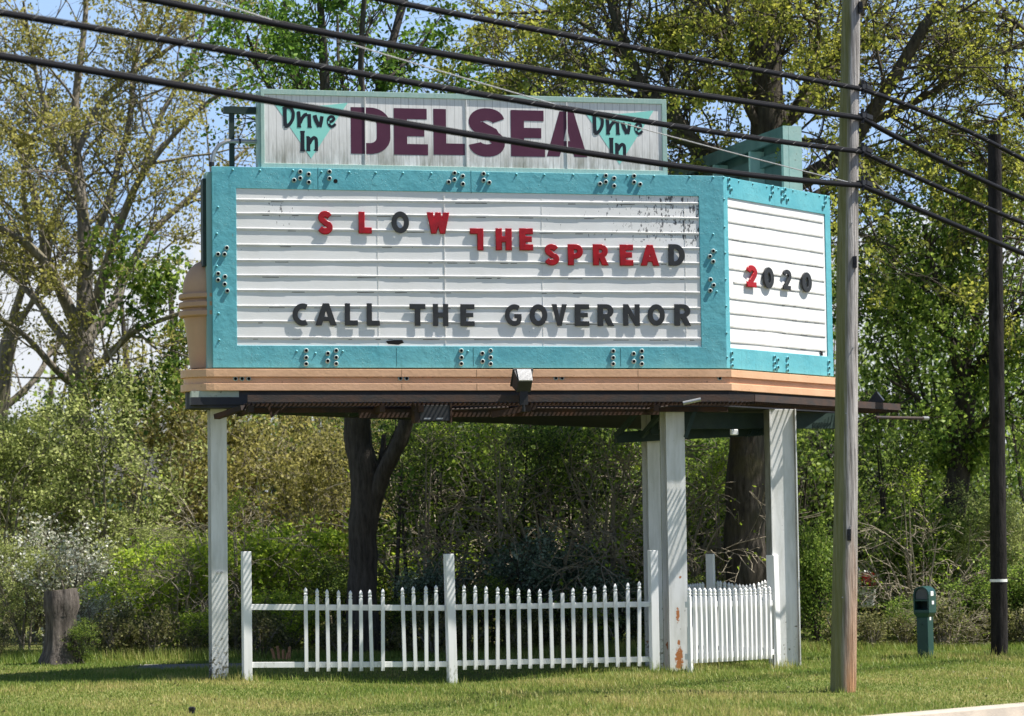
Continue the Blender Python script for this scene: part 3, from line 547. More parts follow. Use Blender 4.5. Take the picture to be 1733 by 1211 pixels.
# ------------------------------------------------------------------ glyphs
def curve_mesh(splines, depth, bevel=0.0):
    cu = bpy.data.curves.new('glyph', 'CURVE'); cu.dimensions = '2D'; cu.fill_mode = 'BOTH'; cu.extrude = depth / 2; cu.bevel_depth = bevel
    for s in splines:
        sp_ = cu.splines.new('POLY'); sp_.points.add(len(s) - 1); sp_.use_cyclic_u = True
        for p, (x, y) in zip(sp_.points, s): p.co = (x, y, 0, 1)
    return to_mesh(cu)
def to_mesh(cu):
    o = bpy.data.objects.new('glyph', cu); COL.objects.link(o)
    dg = bpy.context.evaluated_depsgraph_get(); me = bpy.data.meshes.new_from_object(o.evaluated_get(dg))
    bpy.data.objects.remove(o); bpy.data.curves.remove(cu); return me
def text_mesh(ch, depth, offset, bevel=0.0):
    cu = bpy.data.curves.new('glyph', 'FONT'); cu.body = ch; cu.size = 1.0; cu.extrude = depth / 2; cu.offset = offset; cu.bevel_depth = bevel; cu.bevel_resolution = 1; cu.resolution_u = 8
    return to_mesh(cu)
def fit(me, x0, x1, z0, z1, y, depth=None):
    n = len(me.vertices); co = np.empty(n * 3, np.float32); me.vertices.foreach_get('co', co); co = co.reshape(-1, 3)
    lo, hi = co.min(0), co.max(0); out = np.empty_like(co)
    out[:, 0] = x0 + (co[:, 0] - lo[0]) / (hi[0] - lo[0]) * (x1 - x0); out[:, 2] = z0 + (co[:, 1] - lo[1]) / (hi[1] - lo[1]) * (z1 - z0)
    dz = co[:, 2] - hi[2]
    if depth: dz = dz / (hi[2] - lo[2]) * depth
    out[:, 1] = y - dz
    me.vertices.foreach_set('co', out.ravel()); me.update(); return me
# movable letters hung on the tracks
def arc(cx, cy, rx, ry, a0, a1, n): return [(cx + rx * math.cos(R_(a0 + (a1 - a0) * i / n)), cy + ry * math.sin(R_(a0 + (a1 - a0) * i / n))) for i in range(n + 1)]
def rstroke(c, w):
    P = np.array(c, float); T = np.gradient(P, axis=0); T /= np.linalg.norm(T, axis=1, keepdims=True); N = np.stack([-T[:, 1], T[:, 0]], 1)
    return [tuple(p) for p in P + N * w / 2] + [tuple(p) for p in (P - N * w / 2)[::-1]]
GL = {
 'L': [[(0, 0), (0.62, 0), (0.62, .22), (.24, .22), (.24, 1), (0, 1)]],
 'T': [[(.24, 0), (.48, 0), (.48, .78), (.72, .78), (.72, 1), (0, 1), (0, .78), (.24, .78)]],
 'F7': [[(.38, 0), (.62, 0), (.62, 1), (0, 1), (0, .80), (.38, .80)]],
 'H': [[(0, 0), (.24, 0), (.24, .40), (.50, .40), (.50, 0), (.74, 0), (.74, 1), (.50, 1), (.50, .61), (.24, .61), (.24, 1), (0, 1)]],
 'E': [[(0, 0), (.62, 0), (.62, .21), (.24, .21), (.24, .41), (.56, .41), (.56, .60), (.24, .60), (.24, .79), (.62, .79), (.62, 1), (0, 1)]],
 'W': [[(.20, 0), (.40, 0), (.52, .50), (.64, 0), (.84, 0), (1.04, 1), (.81, 1), (.73, .45), (.62, 1), (.42, 1), (.31, .45), (.23, 1), (0, 1)]],
 'A': [[(0, 0), (.24, 0), (.295, .20), (.555, .20), (.61, 0), (.85, 0), (.55, 1), (.30, 1)], [(.345, .38), (.425, .72), (.505, .38)]],
 'V': [[(.29, 0), (.50, 0), (.79, 1), (.54, 1), (.395, .38), (.25, 1), (0, 1)]],
 'N': [[(0, 0), (.22, 0), (.22, .60), (.54, 0), (.76, 0), (.76, 1), (.54, 1), (.54, .40), (.22, 1), (0, 1)]],
 'P': [[(0, 0), (.24, 0), (.24, .34)] + arc(.40, .67, .32, .33, -90, 90, 12) + [(0, 1)], [(.24, .53), (.24, .81)] + arc(.37, .67, .13, .14, 90, -90, 8)],
 'R': [[(0, 0), (.24, 0), (.24, .36), (.30, .36), (.46, 0), (.73, 0), (.54, .40)] + arc(.40, .69, .31, .31, -60, 90, 12) + [(0, 1)], [(.24, .55), (.24, .81)] + arc(.37, .68, .12, .13, 90, -90, 8)],
 'D': [[(0, 0)] + arc(.32, .5, .42, .5, -90, 90, 18) + [(0, 1)], [(.24, .21), (.24, .79)] + arc(.30, .5, .20, .29, 90, -90, 14)],
 'O': [arc(.45, .5, .45, .5, 0, 350, 35), arc(.45, .5, .20, .27, 0, 346, 26)],
 'Z0': [arc(.36, .5, .36, .5, 0, 350, 35), arc(.36, .5, .125, .27, 0, 346, 26)],
 'C': [rstroke(arc(.50, .5, .38, .385, 62, 298, 26), .235)],
 'G': [rstroke(arc(.50, .5, .38, .385, 55, 300, 26) + [(.745, .30), (.755, .38), (.755, .45)], .22) , ],
 'S': [rstroke(arc(.36, .735, .235, .165, 25, 180, 12)[:-1] + arc(.36, .735, .235, .17, 180, 255, 5)[:-1] + arc(.36, .28, .27, .18, 75, 0, 6)[:-1] + arc(.36, .28, .27, .175, 0, -155, 14), .215)],
 '2': [rstroke(arc(.35, .70, .25, .20, 165, -10, 14) + [(.545, .56), (.42, .40), (.28, .24), (.16, .11)], .20), ],
}
LET = [ # char, x0, x1, y0, y1, red?, label
 ('S', 538, 563, 356.5, 396.5, 1, 'glossy red letter S at the start of the word SLOW'), ('L', 606.5, 629, 358, 395, 1, 'red letter L between the red S and the black O'),
 ('O', 662.5, 692, 357.5, 394.5, 0, 'black letter O in the otherwise red word SLOW'), ('W', 722, 760.5, 359, 395.5, 1, 'wide red letter W ending the word SLOW'),
 ('F7', 795, 818, 386, 423.5, 1, 'red upside-down letter L standing in for the T of the upper THE'), ('H', 838.5, 866, 386, 423.5, 1, 'red letter H in the upper word THE'), ('E', 878.5, 902, 386, 423.5, 1, 'red letter E ending the upper word THE'),
 ('S', 921.5, 946.5, 412.5, 449, 1, 'red letter S at the start of the word SPREAD'), ('P', 960.5, 986.5, 413, 449, 1, 'red letter P in the word SPREAD'), ('R', 1003, 1030, 413, 449, 1, 'red letter R in the word SPREAD'),
 ('E', 1048.5, 1071.5, 413.5, 449.5, 1, 'red letter E in the word SPREAD'), ('A', 1083.5, 1115.5, 414, 449.5, 1, 'red letter A beside the black D'), ('D', 1131, 1158.5, 413, 449.5, 0, 'black letter D at the end of the red word SPREAD'),
 ('C', 495, 520.5, 513, 551, 0, 'black letter C at the start of the word CALL'), ('A', 533.5, 569.5, 513, 550.5, 0, 'black letter A in the word CALL'), ('L', 583.5, 605.5, 513, 550.5, 0, 'first black letter L in the word CALL'), ('L', 620.5, 642.5, 513, 551, 0, 'second black letter L at the end of the word CALL'),
 ('T', 693, 720, 514, 551, 0, 'black letter T at the start of the lower word THE'), ('H', 732.5, 758.5, 514, 551.5, 0, 'black letter H in the lower word THE'), ('E', 779, 803, 514.5, 551.5, 0, 'black letter E ending the lower word THE'),
 ('G', 854.5, 882.5, 514.5, 551.5, 0, 'black letter G at the start of the word GOVERNOR'), ('O', 896, 926, 514.5, 551.5, 0, 'black letter O after the G of GOVERNOR'), ('V', 933.5, 959.5, 514.5, 551, 0, 'black letter V in GOVERNOR'), ('E', 972.5, 997, 514.5, 551.5, 0, 'black letter E in GOVERNOR'),
 ('R', 1011, 1039, 514.5, 551.5, 0, 'black letter R before the N in GOVERNOR'), ('N', 1054.5, 1082.5, 514.5, 551, 0, 'black letter N in GOVERNOR'), ('O', 1096, 1125, 514.5, 551, 0, 'black letter O after the N of GOVERNOR'), ('R', 1141, 1169, 514.5, 551, 0, 'last black letter R closing GOVERNOR')]
def merge_G(parts, depth, bev):
    me = [curve_mesh([s], depth, bev) for s in parts]; return me
def letter(ch, depth, bev):
    sp_ = GL[ch]
    if ch == 'G': sp_ = [sp_[0], [(.50, .36), (.86, .36), (.86, .545), (.50, .545)]]
    if ch == '2': sp_ = [sp_[0], [(.02, 0), (.64, 0), (.64, .19), (.02, .19)]]
    if ch in 'G2':
        bm = bmesh.new()
        for i, s in enumerate(sp_):
            m_ = curve_mesh([s], depth - 0.004 * i, bev); bm.from_mesh(m_); bpy.data.meshes.remove(m_)
        me = bpy.data.meshes.new('sign_letter'); bm.to_mesh(me); bm.free(); return me
    return curve_mesh(sp_, depth, bev)
for ch, x0, x1, y0, y1, red, lab in LET:
    cx, cz = F((x0 + x1) / 2, (y0 + y1) / 2); o_ = 0.006
    a = F(x0, (y0 + y1) / 2, o_)[0]; b = F(x1, (y0 + y1) / 2, o_)[0]; zt2 = F((x0 + x1) / 2, y0, o_)[1]; zb2 = F((x0 + x1) / 2, y1, o_)[1]
    me = letter(ch, 0.03, 0.045 if red else 0.008)
    fit(me, a - cx, b - cx, zb2 - cz, zt2 - cz, -0.017, 0.016 if red else 0.013)
    w = ROOT + u1 * cx + Vector((0, 0, cz))
    obj('sign_letter', me, MT['red'] if red else MT['black'], label=lab, cat='letter', group='changeable letters on the marquee', loc=w, rotz=th1)
for ch, x0, x1, y0, y1, red, lab in [('2', 1262.5, 1280.5, 448.5, 486, 1, 'red numeral 2 starting the year 2020'), ('Z0', 1291.5, 1308.5, 452, 488, 0, 'black numeral 0 after the red 2'), ('2', 1324.5, 1338, 456, 490, 0, 'black numeral 2 in the year 2020'), ('Z0', 1356, 1372.5, 460.5, 494.5, 0, 'last black numeral 0 ending the year 2020')]:
    cx, cz = G((x0 + x1) / 2, (y0 + y1) / 2); o_ = 0.015
    a = G(x0, (y0 + y1) / 2, o_)[0]; b = G(x1, (y0 + y1) / 2, o_)[0]; zt2 = G((x0 + x1) / 2, y0, o_)[1]; zb2 = G((x0 + x1) / 2, y1, o_)[1]
    me = letter(ch, 0.03, 0.04 if red else 0.008); fit(me, a - cx, b - cx, zb2 - cz, zt2 - cz, -0.032, 0.024)
    obj('sign_letter', me, MT['red'] if red else MT['black'], label=lab, cat='letter', group='changeable letters on the marquee', loc=CORN + u2 * cx + Vector((0, 0, cz)), rotz=th2)

# ------------------------------------------------------------------ name board on top
BO = -0.06
def FBd(px, py, out=BO): return F(px, py, out)
bx0 = (FBd(440, 153)[0] + FBd(443, 280)[0]) / 2; bx1 = (FBd(1127.5, 164)[0] + FBd(1130, 287)[0]) / 2
bz1 = (FBd(440, 153)[1] + FBd(1128, 164.5)[1]) / 2; bz0 = ZT + 0.001
BW, BH = bx1 - bx0, bz1 - bz0
board = empty('name_board', ROOT + u1 * bx0 - n1 * (-BO) + Vector((0, 0, bz0)), th1, 'weathered white board with big maroon lettering on top of the marquee', 'name board')
def bp(px, py): u, z = FBd(px, py); return u - bx0, z - bz0
fr = ring(0, BW, 0, BH, bp(447.5, 200)[0], bp(1120.5, 200)[0], 0.06, BH - 0.062, 0.0, 0.16); fr.box(-0.03, 0.0, 0.02, 0.24, 0.0, BH - 0.03)
fr.build('board_frame', MT['pale'], board, bev=0.003)
bpn = obj('board_panel', panel(0.04, BW - 0.04, 0.05, BH - 0.05, 0.016, 11, 110, 16, 0.0009), MT['board'], board)
MB().box(0.02, BW - 0.02, 0.06, 0.15, 0.02, BH - 0.02).build('board_backing', MT['palebox'], board)
for px in (618.5, 790, 960):
    u = bp(px, 220)[0]; MB().box(u - 0.006, u + 0.006, 0.002, 0.012, 0.065, BH - 0.066).build('seam_strip', MT['white_rail'], bpn)
def block(ch):
    if ch == 'D': return [[(0, 0)] + arc(.42, .36, .45, .36, -90, 0, 10) + arc(.42, .64, .45, .36, 0, 90, 10) + [(0, 1)], [(.33, .235), (.33, .765)] + arc(.42, .64, .15, .125, 90, 0, 6) + arc(.42, .36, .15, .125, 0, -90, 6)]
    if ch == 'E': return [[(0, 0), (.72, 0), (.72, .235), (.28, .235), (.28, .40), (.645, .40), (.645, .62), (.28, .62), (.28, .77), (.70, .77), (.70, 1), (0, 1)]]
    if ch == 'L': return [[(0, 0), (.69, 0), (.69, .25), (.28, .25), (.28, 1), (0, 1)]]
    if ch == 'A': return [[(0, 0), (.30, 0), (.345, .155), (.60, .155), (.645, 0), (.95, 0), (.64, 1), (.31, 1)], [(.40, .345), (.475, .665), (.55, .345)]]
    c = arc(.405, .72, .265, .145, 5, 110, 10)[:-1] + arc(.405, .715, .27, .15, 110, 240, 12)[:-1] + [(.36, .545), (.45, .505), (.54, .465)] + arc(.405, .28, .27, .15, 50, -90, 12)[:-1] + arc(.405, .275, .27, .145, -90, -178, 10)
    P = np.array(c); T = np.gradient(P, axis=0); T /= np.linalg.norm(T, axis=1, keepdims=True); N = np.stack([-T[:, 1], T[:, 0]], 1)
    w = np.where(abs(N[:, 1:2]) > abs(N[:, :1]), .255, .28)
    w = .25 + .03 * abs(N[:, :1]); return [[tuple(p) for p in P + N * w / 2] + [tuple(p) for p in (P - N * w / 2)[::-1]]]
for ch, x0, x1, y0, y1 in [('D', 594, 661, 181.2, 260), ('E', 667, 724.5, 182.8, 261.5), ('L', 734, 787, 184, 261.5), ('S', 793.8, 854.8, 182.5, 264.5), ('E', 865, 922.5, 186, 264.3), ('A', 925.5, 993.8, 188, 264.5)]:
    a = bp(x0, (y0 + y1) / 2)[0]; b = bp(x1, (y0 + y1) / 2)[0]; zt2 = bp((x0 + x1) / 2, y0)[1]; zb2 = bp((x0 + x1) / 2, y1)[1]
    me = curve_mesh(block(ch), 0.004); fit(me, a, b, zb2, zt2, 0.0138, 0.0008); obj('painted_letter', me, MT['maroon'], board)
# the aqua wedge with the small hand-lettered words
def P1(x, y): return bp(460 + x / 10.53, 160 + y / 10.53)
STK = [([(235, 235), (236, 400), (243, 555)], 68), ([(200, 248), (280, 212), (350, 235), (388, 320), (380, 420), (335, 505), (275, 560), (232, 555)], 60),
       ([(478, 300), (488, 420), (490, 565)], 66), ([(505, 500), (545, 410), (590, 355), (635, 345)], 62), ([(455, 566), (528, 570)], 26), ([(452, 308), (500, 296)], 24),
       ([(668, 340), (672, 450), (676, 565)], 66), ([(640, 570), (718, 574)], 26), ([(648, 240), (700, 252)], 44),
       ([(765, 360), (795, 460), (850, 565)], 74), ([(862, 572), (885, 470), (898, 380)], 62),
       ([(1005, 490), (1075, 470), (1118, 430), (1090, 385), (1040, 385), (1008, 430), (1010, 500), (1040, 555), (1080, 568), (1142, 518)], 50),
       ([(550, 655), (552, 990)], 72), ([(508, 655), (592, 656)], 34), ([(512, 986), (594, 996)], 34),
       ([(655, 745), (656, 985)], 68), ([(618, 748), (665, 745)], 26), ([(618, 990), (692, 990)], 24), ([(672, 870), (712, 790), (755, 758), (792, 780), (800, 860), (798, 985)], 62), ([(752, 982), (828, 990)], 26)]
def words(dx):
    tri = [P1(*p) for p in [(15, 108), (350, 168), (690, 202), (1000, 180), (1355, 140), (705, 1130)]]
    tri = [(u + dx, z) for u, z in tri]
    me = curve_mesh([tri], 0.004); lo = np.array(tri).min(0); hi = np.array(tri).max(0); fit(me, lo[0], hi[0], lo[1], hi[1], 0.0142, 0.0008)
    wd = obj('painted_wedge', me, MT['aqua'], board)
    bm = bmesh.new()
    for i, (c, w) in enumerate(STK):
        c = np.array([P1(*p) for p in c]); c[:, 0] += dx
        if len(c) > 2:
            t = np.linspace(0, len(c) - 1, 6 * len(c)); k = np.arange(len(c)); from_ = [np.interp(t, k, c[:, j]) for j in (0, 1)]
            s = np.stack(from_, 1)
            for _ in range(3): s[1:-1] = (s[:-2] + 2 * s[1:-1] + s[2:]) / 4
            c = s
        w = w / 10.53 / 4500 * 31.6; sp_ = rstroke(c, w); m_ = curve_mesh([sp_], 0.002); a = np.array(sp_); lo, hi = a.min(0), a.max(0)
        fit(m_, lo[0], hi[0], lo[1], hi[1], 0.0112 + 0.0001 * i, 0.0006); bm.from_mesh(m_); bpy.data.meshes.remove(m_)
    me = bpy.data.meshes.new('small_lettering'); bm.to_mesh(me); bm.free(); obj('small_lettering', me, MT['ink'], wd)
words(0.0); words(bp(986.5, 181)[0] - bp(461.4, 170.3)[0])
# posts, beam and conduit behind the board's left end
sb = MB(); pL = lambda px, py, o: (lambda q: (q[0] - bx0, q[1] - bz0))(F(px, py, o))
a = pL(392, 230, -0.3); sb.box(a[0] - 0.03, a[0] + 0.03, 0.20, 0.26, -0.02, pL(392, 180, -.3)[1]); sb.box(pL(378, 180, -.3)[0], 0.3, 0.18, 0.28, pL(392, 192, -.3)[1], pL(392, 181, -.3)[1])
sb.build('board_strut', MT['dkgreen'], board)
cp = MB(); zz0 = pL(392, 240, -.3)[1]; xa = pL(357, 270, -.3)[0]
cp.tube([(0.3, 0.17, zz0), (pL(400, 240, -.3)[0], 0.17, zz0), (pL(383, 240, -.3)[0], 0.17, zz0 - 0.005), (pL(370, 246, -.3)[0], 0.17, zz0 - 0.05), (pL(361, 256, -.3)[0], 0.17, zz0 - 0.14), (xa, 0.17, zz0 - 0.27)], 0.026, 10)
cp.build('conduit', MT['metal'], board)
MB().tube([(pL(406, 240, -.3)[0], 0.17, zz0), (pL(403, 240, -.3)[0], 0.17, zz0)], 0.034, 10).tube([(xa - 0.001, 0.17, zz0 - 0.26), (xa - 0.003, 0.17, zz0 - 0.31)], 0.034, 10).build('conduit_coupling', MT['dkmetal'], board)
# rear name board, seen from its back
p0 = at(1340, 213, 35.7); zt3 = p0.z; bl = (at(1356, 214, 35.7) - at(1322, 214, 35.7)).length
rb = empty('rear_name_board', Vector((p0.x, p0.y, ZT)), math.atan2(RD.y, RD.x), 'faded green back of a second board facing away behind the marquee', 'name board')
Hb = zt3 - ZT
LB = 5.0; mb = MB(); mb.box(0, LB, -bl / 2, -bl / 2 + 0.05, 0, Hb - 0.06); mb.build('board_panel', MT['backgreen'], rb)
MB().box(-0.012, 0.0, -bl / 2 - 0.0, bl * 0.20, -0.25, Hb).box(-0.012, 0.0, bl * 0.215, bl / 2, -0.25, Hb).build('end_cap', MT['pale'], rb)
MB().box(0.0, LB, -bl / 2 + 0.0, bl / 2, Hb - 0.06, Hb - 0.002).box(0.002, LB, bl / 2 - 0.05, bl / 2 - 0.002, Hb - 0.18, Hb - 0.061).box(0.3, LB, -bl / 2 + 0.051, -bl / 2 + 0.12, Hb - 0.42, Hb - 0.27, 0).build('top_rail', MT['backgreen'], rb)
for t in (0.0, 1.15, 2.5, 3.8): MB().box(0.02 + t, 0.08 + t, -bl / 2 + 0.052, bl / 2 - 0.008, -0.2, Hb - 0.182).build('board_stud', MT['pale'], rb)  # pale studs: sunlight on their near faces put into the colour

# ------------------------------------------------------------------ floodlights
def flood(name_loc, rz, tilt, label, s=1.0):
    r = empty('floodlight', name_loc, rz, label, 'floodlight', 'floodlights on the marquee walkway')
    Mx = Matrix.Translation((0, 0, 0.16 * s)) @ Matrix.Rotation(tilt, 4, 'X')
    def T(vs): return [Mx @ (Vector(v) * s) for v in vs]
    # body: wide front rim (+y side), narrower back
    fr_, bk_ = [(-.115, .10, -.10), (.115, .10, -.10), (.115, .10, .13), (-.115, .10, .13)], [(-.085, -.07, -.075), (.085, -.07, -.075), (.085, -.07, .085), (-.085, -.07, .085)]
    mb = MB(); mb.add(T(bk_ + fr_), [(3, 2, 1, 0), (4, 5, 6, 7), (0, 1, 5, 4), (1, 2, 6, 5), (2, 3, 7, 6), (3, 0, 4, 7)]); mb.build('lamp_housing', MT['lamp'], r, bev=0.004)
    mb = MB(); mb.box(-.125, .125, .10, .125, -.11, .14, mat=Mx @ Matrix.Scale(s, 4)); mb.build('lamp_rim', MT['lamp'], r, bev=0.003)
    MB().box(-.11, .11, .1255, .129, -.095, .125, mat=Mx @ Matrix.Scale(s, 4)).build('lamp_glass', MT['glass'], r)
    mb = MB()
    for k in range(12):
        x = -.078 + k * .0142; mb.add(T([(x, -.066, .083), (x + .006, -.066, .083), (x + .006 * 1.3, .095, .127), (x, .095, .127), (x, -.072, .104), (x + .006, -.072, .104), (x + .006 * 1.3, .095, .148), (x, .095, .148)]), [(0, 1, 2, 3), (4, 5, 6, 7)[::-1], (0, 4, 5, 1), (1, 5, 6, 2), (2, 6, 7, 3), (3, 7, 4, 0)])
    mb.build('cooling_fins', MT['fin'], r)
    MB().box(-.05 * s, .05 * s, -.02 * s, .02 * s, -.09 * s, .07 * s).tube([(0, 0, -.02), (0, 0, -.17 * s)], .022 * s, 8).build('bracket', MT['dkmetal'], r)
    return r
b_ = at(886, 672, 31.62); flood(Vector((b_.x, b_.y, b_.z)), th1, R_(38), 'dark floodlight with pale cooling fins in front of the peach band', 1.0)
b_ = at(1485, 697, 35.2); flood(Vector((b_.x, b_.y, b_.z)), th2 + 0.5, R_(38), 'dark floodlight at the right end of the rusty walkway', 0.8)
b_ = at(735, 712, 31.6); r = empty('floodlight', Vector((b_.x, b_.y, b_.z)), th1, 'black box floodlight slung below the middle of the walkway', 'floodlight', 'floodlights on the marquee walkway')
mb = MB(); mb.box(-.175, .19, 0, .22, -.0, .19); mb.build('lamp_housing', MT['lamp'], r, bev=.005)
MB().box(-.235, -.18, -.01, .2, -.02, .20).box(.195, .215, -.01, .2, -.02, .20).build('bracket', MT['rustdk'], r)
mb = MB()
for x in (-.13, .02): mb.add([(x, -.004, .02), (x + .075, -.004, .02), (x + .09, -.004, .037), (x + .012, -.004, .037)], [(0, 1, 2, 3)])
mb.build('vent_slot', MT['metal'], r)

# ------------------------------------------------------------------ picket fences
def picket_mesh(h, w, tip=True):
    mb = MB(); q = w / 2; d = w * 0.42
    def lvl(z, k): return [(-q * k, -d * k, z), (q * k, -d * k, z), (q * k, d * k, z), (-q * k, d * k, z)]
    lv = [(0, 1), (h - .115, 1), (h - .105, 1)] if tip else [(0, 1), (h, 1)]
    if tip: lv += [(h - .10, .72), (h - .088, .72), (h - .082, 1.0), (h - .072, 1.0), (h - .066, .7), (h - .058, .78), (h - .04, .95), (h - .022, .75), (h, .12)]
    v = []; f = []
    for z, k in lv: v += lvl(z, k)
    n = len(lv)
    for i in range(n - 1): f += [(4 * i + j, 4 * i + (j + 1) % 4, 4 * i + 4 + (j + 1) % 4, 4 * i + 4 + j) for j in range(4)]
    return mb.add(v, f + [(3, 2, 1, 0), tuple(range(4 * n - 4, 4 * n))]).mesh('picket')
def fence_local(root_p, ang):
    c, s = math.cos(ang), math.sin(ang); X = Vector((c, s, 0)); Y = Vector((-s, c, 0))
    return lambda p: Vector(((p - root_p).dot(X), (p - root_p).dot(Y), p.z))
fence = None
PA = ground(418.5, 1151); PB = hit(766, 1159, PA, n1); PC = hit(1108, 1138, PA, n1); PB.z = PC.z = 0
fence = empty('picket_fence', PA, 0, 'white picket fence of two sagging panels in front of the marquee legs', 'fence')
def post(root, p, ang, w, ztop, lean=(0, 0), d=None, label=None):
    mb = MB(); d = d or w; v = []
    for z, k in ((-0.35, 0), (ztop, 1)): v += [(-w / 2 + lean[0] * k, -d / 2 + lean[1] * k, z), (w / 2 + lean[0] * k, -d / 2 + lean[1] * k, z), (w / 2 + lean[0] * k, d / 2 + lean[1] * k, z), (-w / 2 + lean[0] * k, d / 2 + lean[1] * k, z)]
    mb.add(v, [(3, 2, 1, 0), (4, 5, 6, 7)] + [(i, (i + 1) % 4, 4 + (i + 1) % 4, 4 + i) for i in range(4)])
    return mb.build('fence_post', MT['fence'], root, bev=.005, loc=(p - root.location), rotz=ang, label=label)
def run(root, A, B, tops, bots, rails, pw, notip=(), rmat='fence'):
    d = B - A; ang = math.atan2(d.y, d.x); n = Vector((math.sin(ang), -math.cos(ang), 0)); dn = d.normalized()
    for i, (px, pt) in enumerate(tops):
        q = hit(px, pt, A + n * 0.035, n); zb = bots(px)
        h = q.z - zb
        obj('picket', picket_mesh(h, pw * .86, i not in notip), MT['fence'], root, loc=(q.x - root.location.x, q.y - root.location.y, zb), rotz=ang + 0.04 * random.uniform(-1, 1)).rotation_euler.y = random.gauss(0, 0.011)
    for (ya, yb, w) in rails:
        pa = hit(*ya, A, n); pb = hit(*yb, A, n); mb = MB(); mb.bar(pa - root.location, pb - root.location, 0.03, w); mb.build('fence_rail', MT[rmat], root, bev=.003)
angF = th1
post(fence, PA, angF + .1, .104, at(418, 933, PA.y).z, (-0.004, 0)); post(fence, PB, angF + .1, .106, at(757, 937, PB.y).z, (-0.03, 0.0)); post(fence, PC, angF + .1, .10, at(1101, 931, PC.y).z)
T1 = zz([(535, 365), (607, 372), (680, 377), (752, 382), (823, 385), (896, 382), (966, 378), (1038, 373), (1181, 363), (1253, 357), (1324, 354), (1393, 349)], 3.893, 380, 900)
T2 = zz([(174, 347), (247, 350), (318, 355), (391, 360), (462, 365), (535, 370), (606, 375), (680, 375), (750, 376), (823, 402), (893, 367), (965, 362), (1036, 355), (1107, 347), (1180, 340), (1250, 333), (1322, 325)], 3.893, 740, 900)
def bot_fn(A, B, pts):
    d = B - A; ang = math.atan2(d.y, d.x); n = Vector((math.sin(ang), -math.cos(ang), 0))
    xs = [p[0] for p in pts]; zs = [hit(p[0], p[1], A + n * .035, n).z for p in pts]
    return lambda px: float(np.interp(px, xs, zs))
run(fence, PA, PB, T1, bot_fn(PA, PB, [(520, 1136), (745, 1134)]), [((425, 1027), (752, 1028.5), .068), ((425, 1125), (757, 1123.5), .066)], .047)
run(fence, PB, PC, T2, bot_fn(PB, PC, [(788, 1133), (1090, 1127)]), [((764, 1027.5), (1100, 1022), .066), ((770, 1122), (1105, 1115), .064)], .047, (9,))
PE = ground(1315, 1131); PD = ground(1166, 1139.5)
PD = Vector((PD.x, PD.y, 0)); PE2 = at(1314, 1128, 33.75); PE2.z = 0
f2 = empty('picket_fence', PD, 0, 'short sunlit picket fence run close beside the rusty leg at the right', 'fence')
post(f2, PE2, th2, .115, at(1302, 939, PE2.y).z, (-0.05, 0))
post(f2, PD + Vector((0.02, 0.02, 0)), th2, .05, 0.55)
xs = [335, 371, 407, 440, 474, 505, 540, 572, 605, 640, 672, 705, 736, 765, 797, 832, 862]
T3 = zz([(x, 366 - 6 * math.sin(math.pi * (x - 335) / 527) * -1 - (x - 335) * 0.018) for x in xs], 3.895, 1080, 900)
run(f2, PD, PE2, T3, bot_fn(PD, PE2, [(1168, 1122.5), (1310, 1114)]), [((1161, 1023), (1310, 1020), .07), ((1161, 1111), (1312, 1103), .07)], .052)
PF = at(1160, 1120, 36.4); PF.z = 0; PG = Vector((PE2.x - .06, PE2.y + .12, 0))
f3 = empty('picket_fence', PG, 0, 'picket fence row further back with a tilted post behind the sunlit run', 'fence')
xs3 = [(318, 345), (330, 343), (345, 340), (360, 338), (376, 338), (391, 336), (408, 333), (424, 330), (522, 320), (545, 320), (570, 324), (595, 330), (620, 336), (643, 340), (668, 342), (690, 344), (715, 345), (738, 342), (765, 338), (790, 330), (812, 322), (837, 315)]
run(f3, PG, PF, zz(xs3, 3.895, 1080, 900)[::-1], bot_fn(PG, PF, [(1160, 1108), (1300, 1114)]), [((1160, 1019), (1300, 1014), .06), ((1160, 1094), (1300, 1100), .06)], .05)
pq = at(1207, 1110, 35.4); pq.z = 0; post(f3, pq, th2 + .3, .10, at(1198, 937, 35.4).z, (-0.06, 0), label='tilted white fence post')

# ------------------------------------------------------------------ poles, cables
U0 = ground(1425, 1171); UT = at(1441, -60, U0.y)
up = empty('utility_pole', U0, 0, 'weathered wooden utility pole with orange foot nearest the camera', 'utility pole')
n = 40; pts = []; rad = []
for i in range(n):
    t = i / (n - 1); p = Vector((0, 0, -0.3)).lerp(UT - U0, t); pts.append((p.x + .006 * math.sin(7 * t), p.y, p.z)); rad.append(.136 - .043 * t + random.uniform(-.0012, .0012))
pole_o = MB().tube(pts, rad, 28).build('pole_shaft', MT['pole'], up)
def onpole(py, side=0.0):
    c = at(1425 + (1171 - py) * 0.0130, py, U0.y); t = (c.z - U0.z) / (UT - U0).z; q = (UT - U0) * t; return Vector((q.x + .12 * side, q.y - .13 * math.sqrt(max(0, 1 - side * side)), q.z)), t
for py, sd_ in ((15, .75), (445, .5), (905, .3)):
    q, t = onpole(py, sd_); MB().box(q.x - .02, q.x + .02, q.y - .02, q.y + .04, q.z - .06, q.z + .06).tube([(q.x, q.y - .015, q.z), (q.x, q.y - .045, q.z)], .014, 6).build('pole_bracket', MT['dkmetal'], up)
for py, sd_ in ((700, -.1), (720, .05), (890, .4), (1010, -.2), (380, .2), (590, .45)):
    q, t = onpole(py, sd_); MB().tube([(q.x, q.y + .03, q.z), (q.x, q.y - .012, q.z)], .007, 6).build('staple', MT['metal'], up)
Dk0 = ground(1691, 1111); DkT = at(1683, 228, Dk0.y)
dp = empty('utility_pole', Dk0, 0, 'dark tarred pole with a white ring by the roadside bushes', 'utility pole')
MB().tube([(0, 0, -.3), tuple((DkT - Dk0) * .5), tuple(DkT - Dk0)], [.112, .10, .088], 20).build('pole_shaft', MT['poledk'], dp)
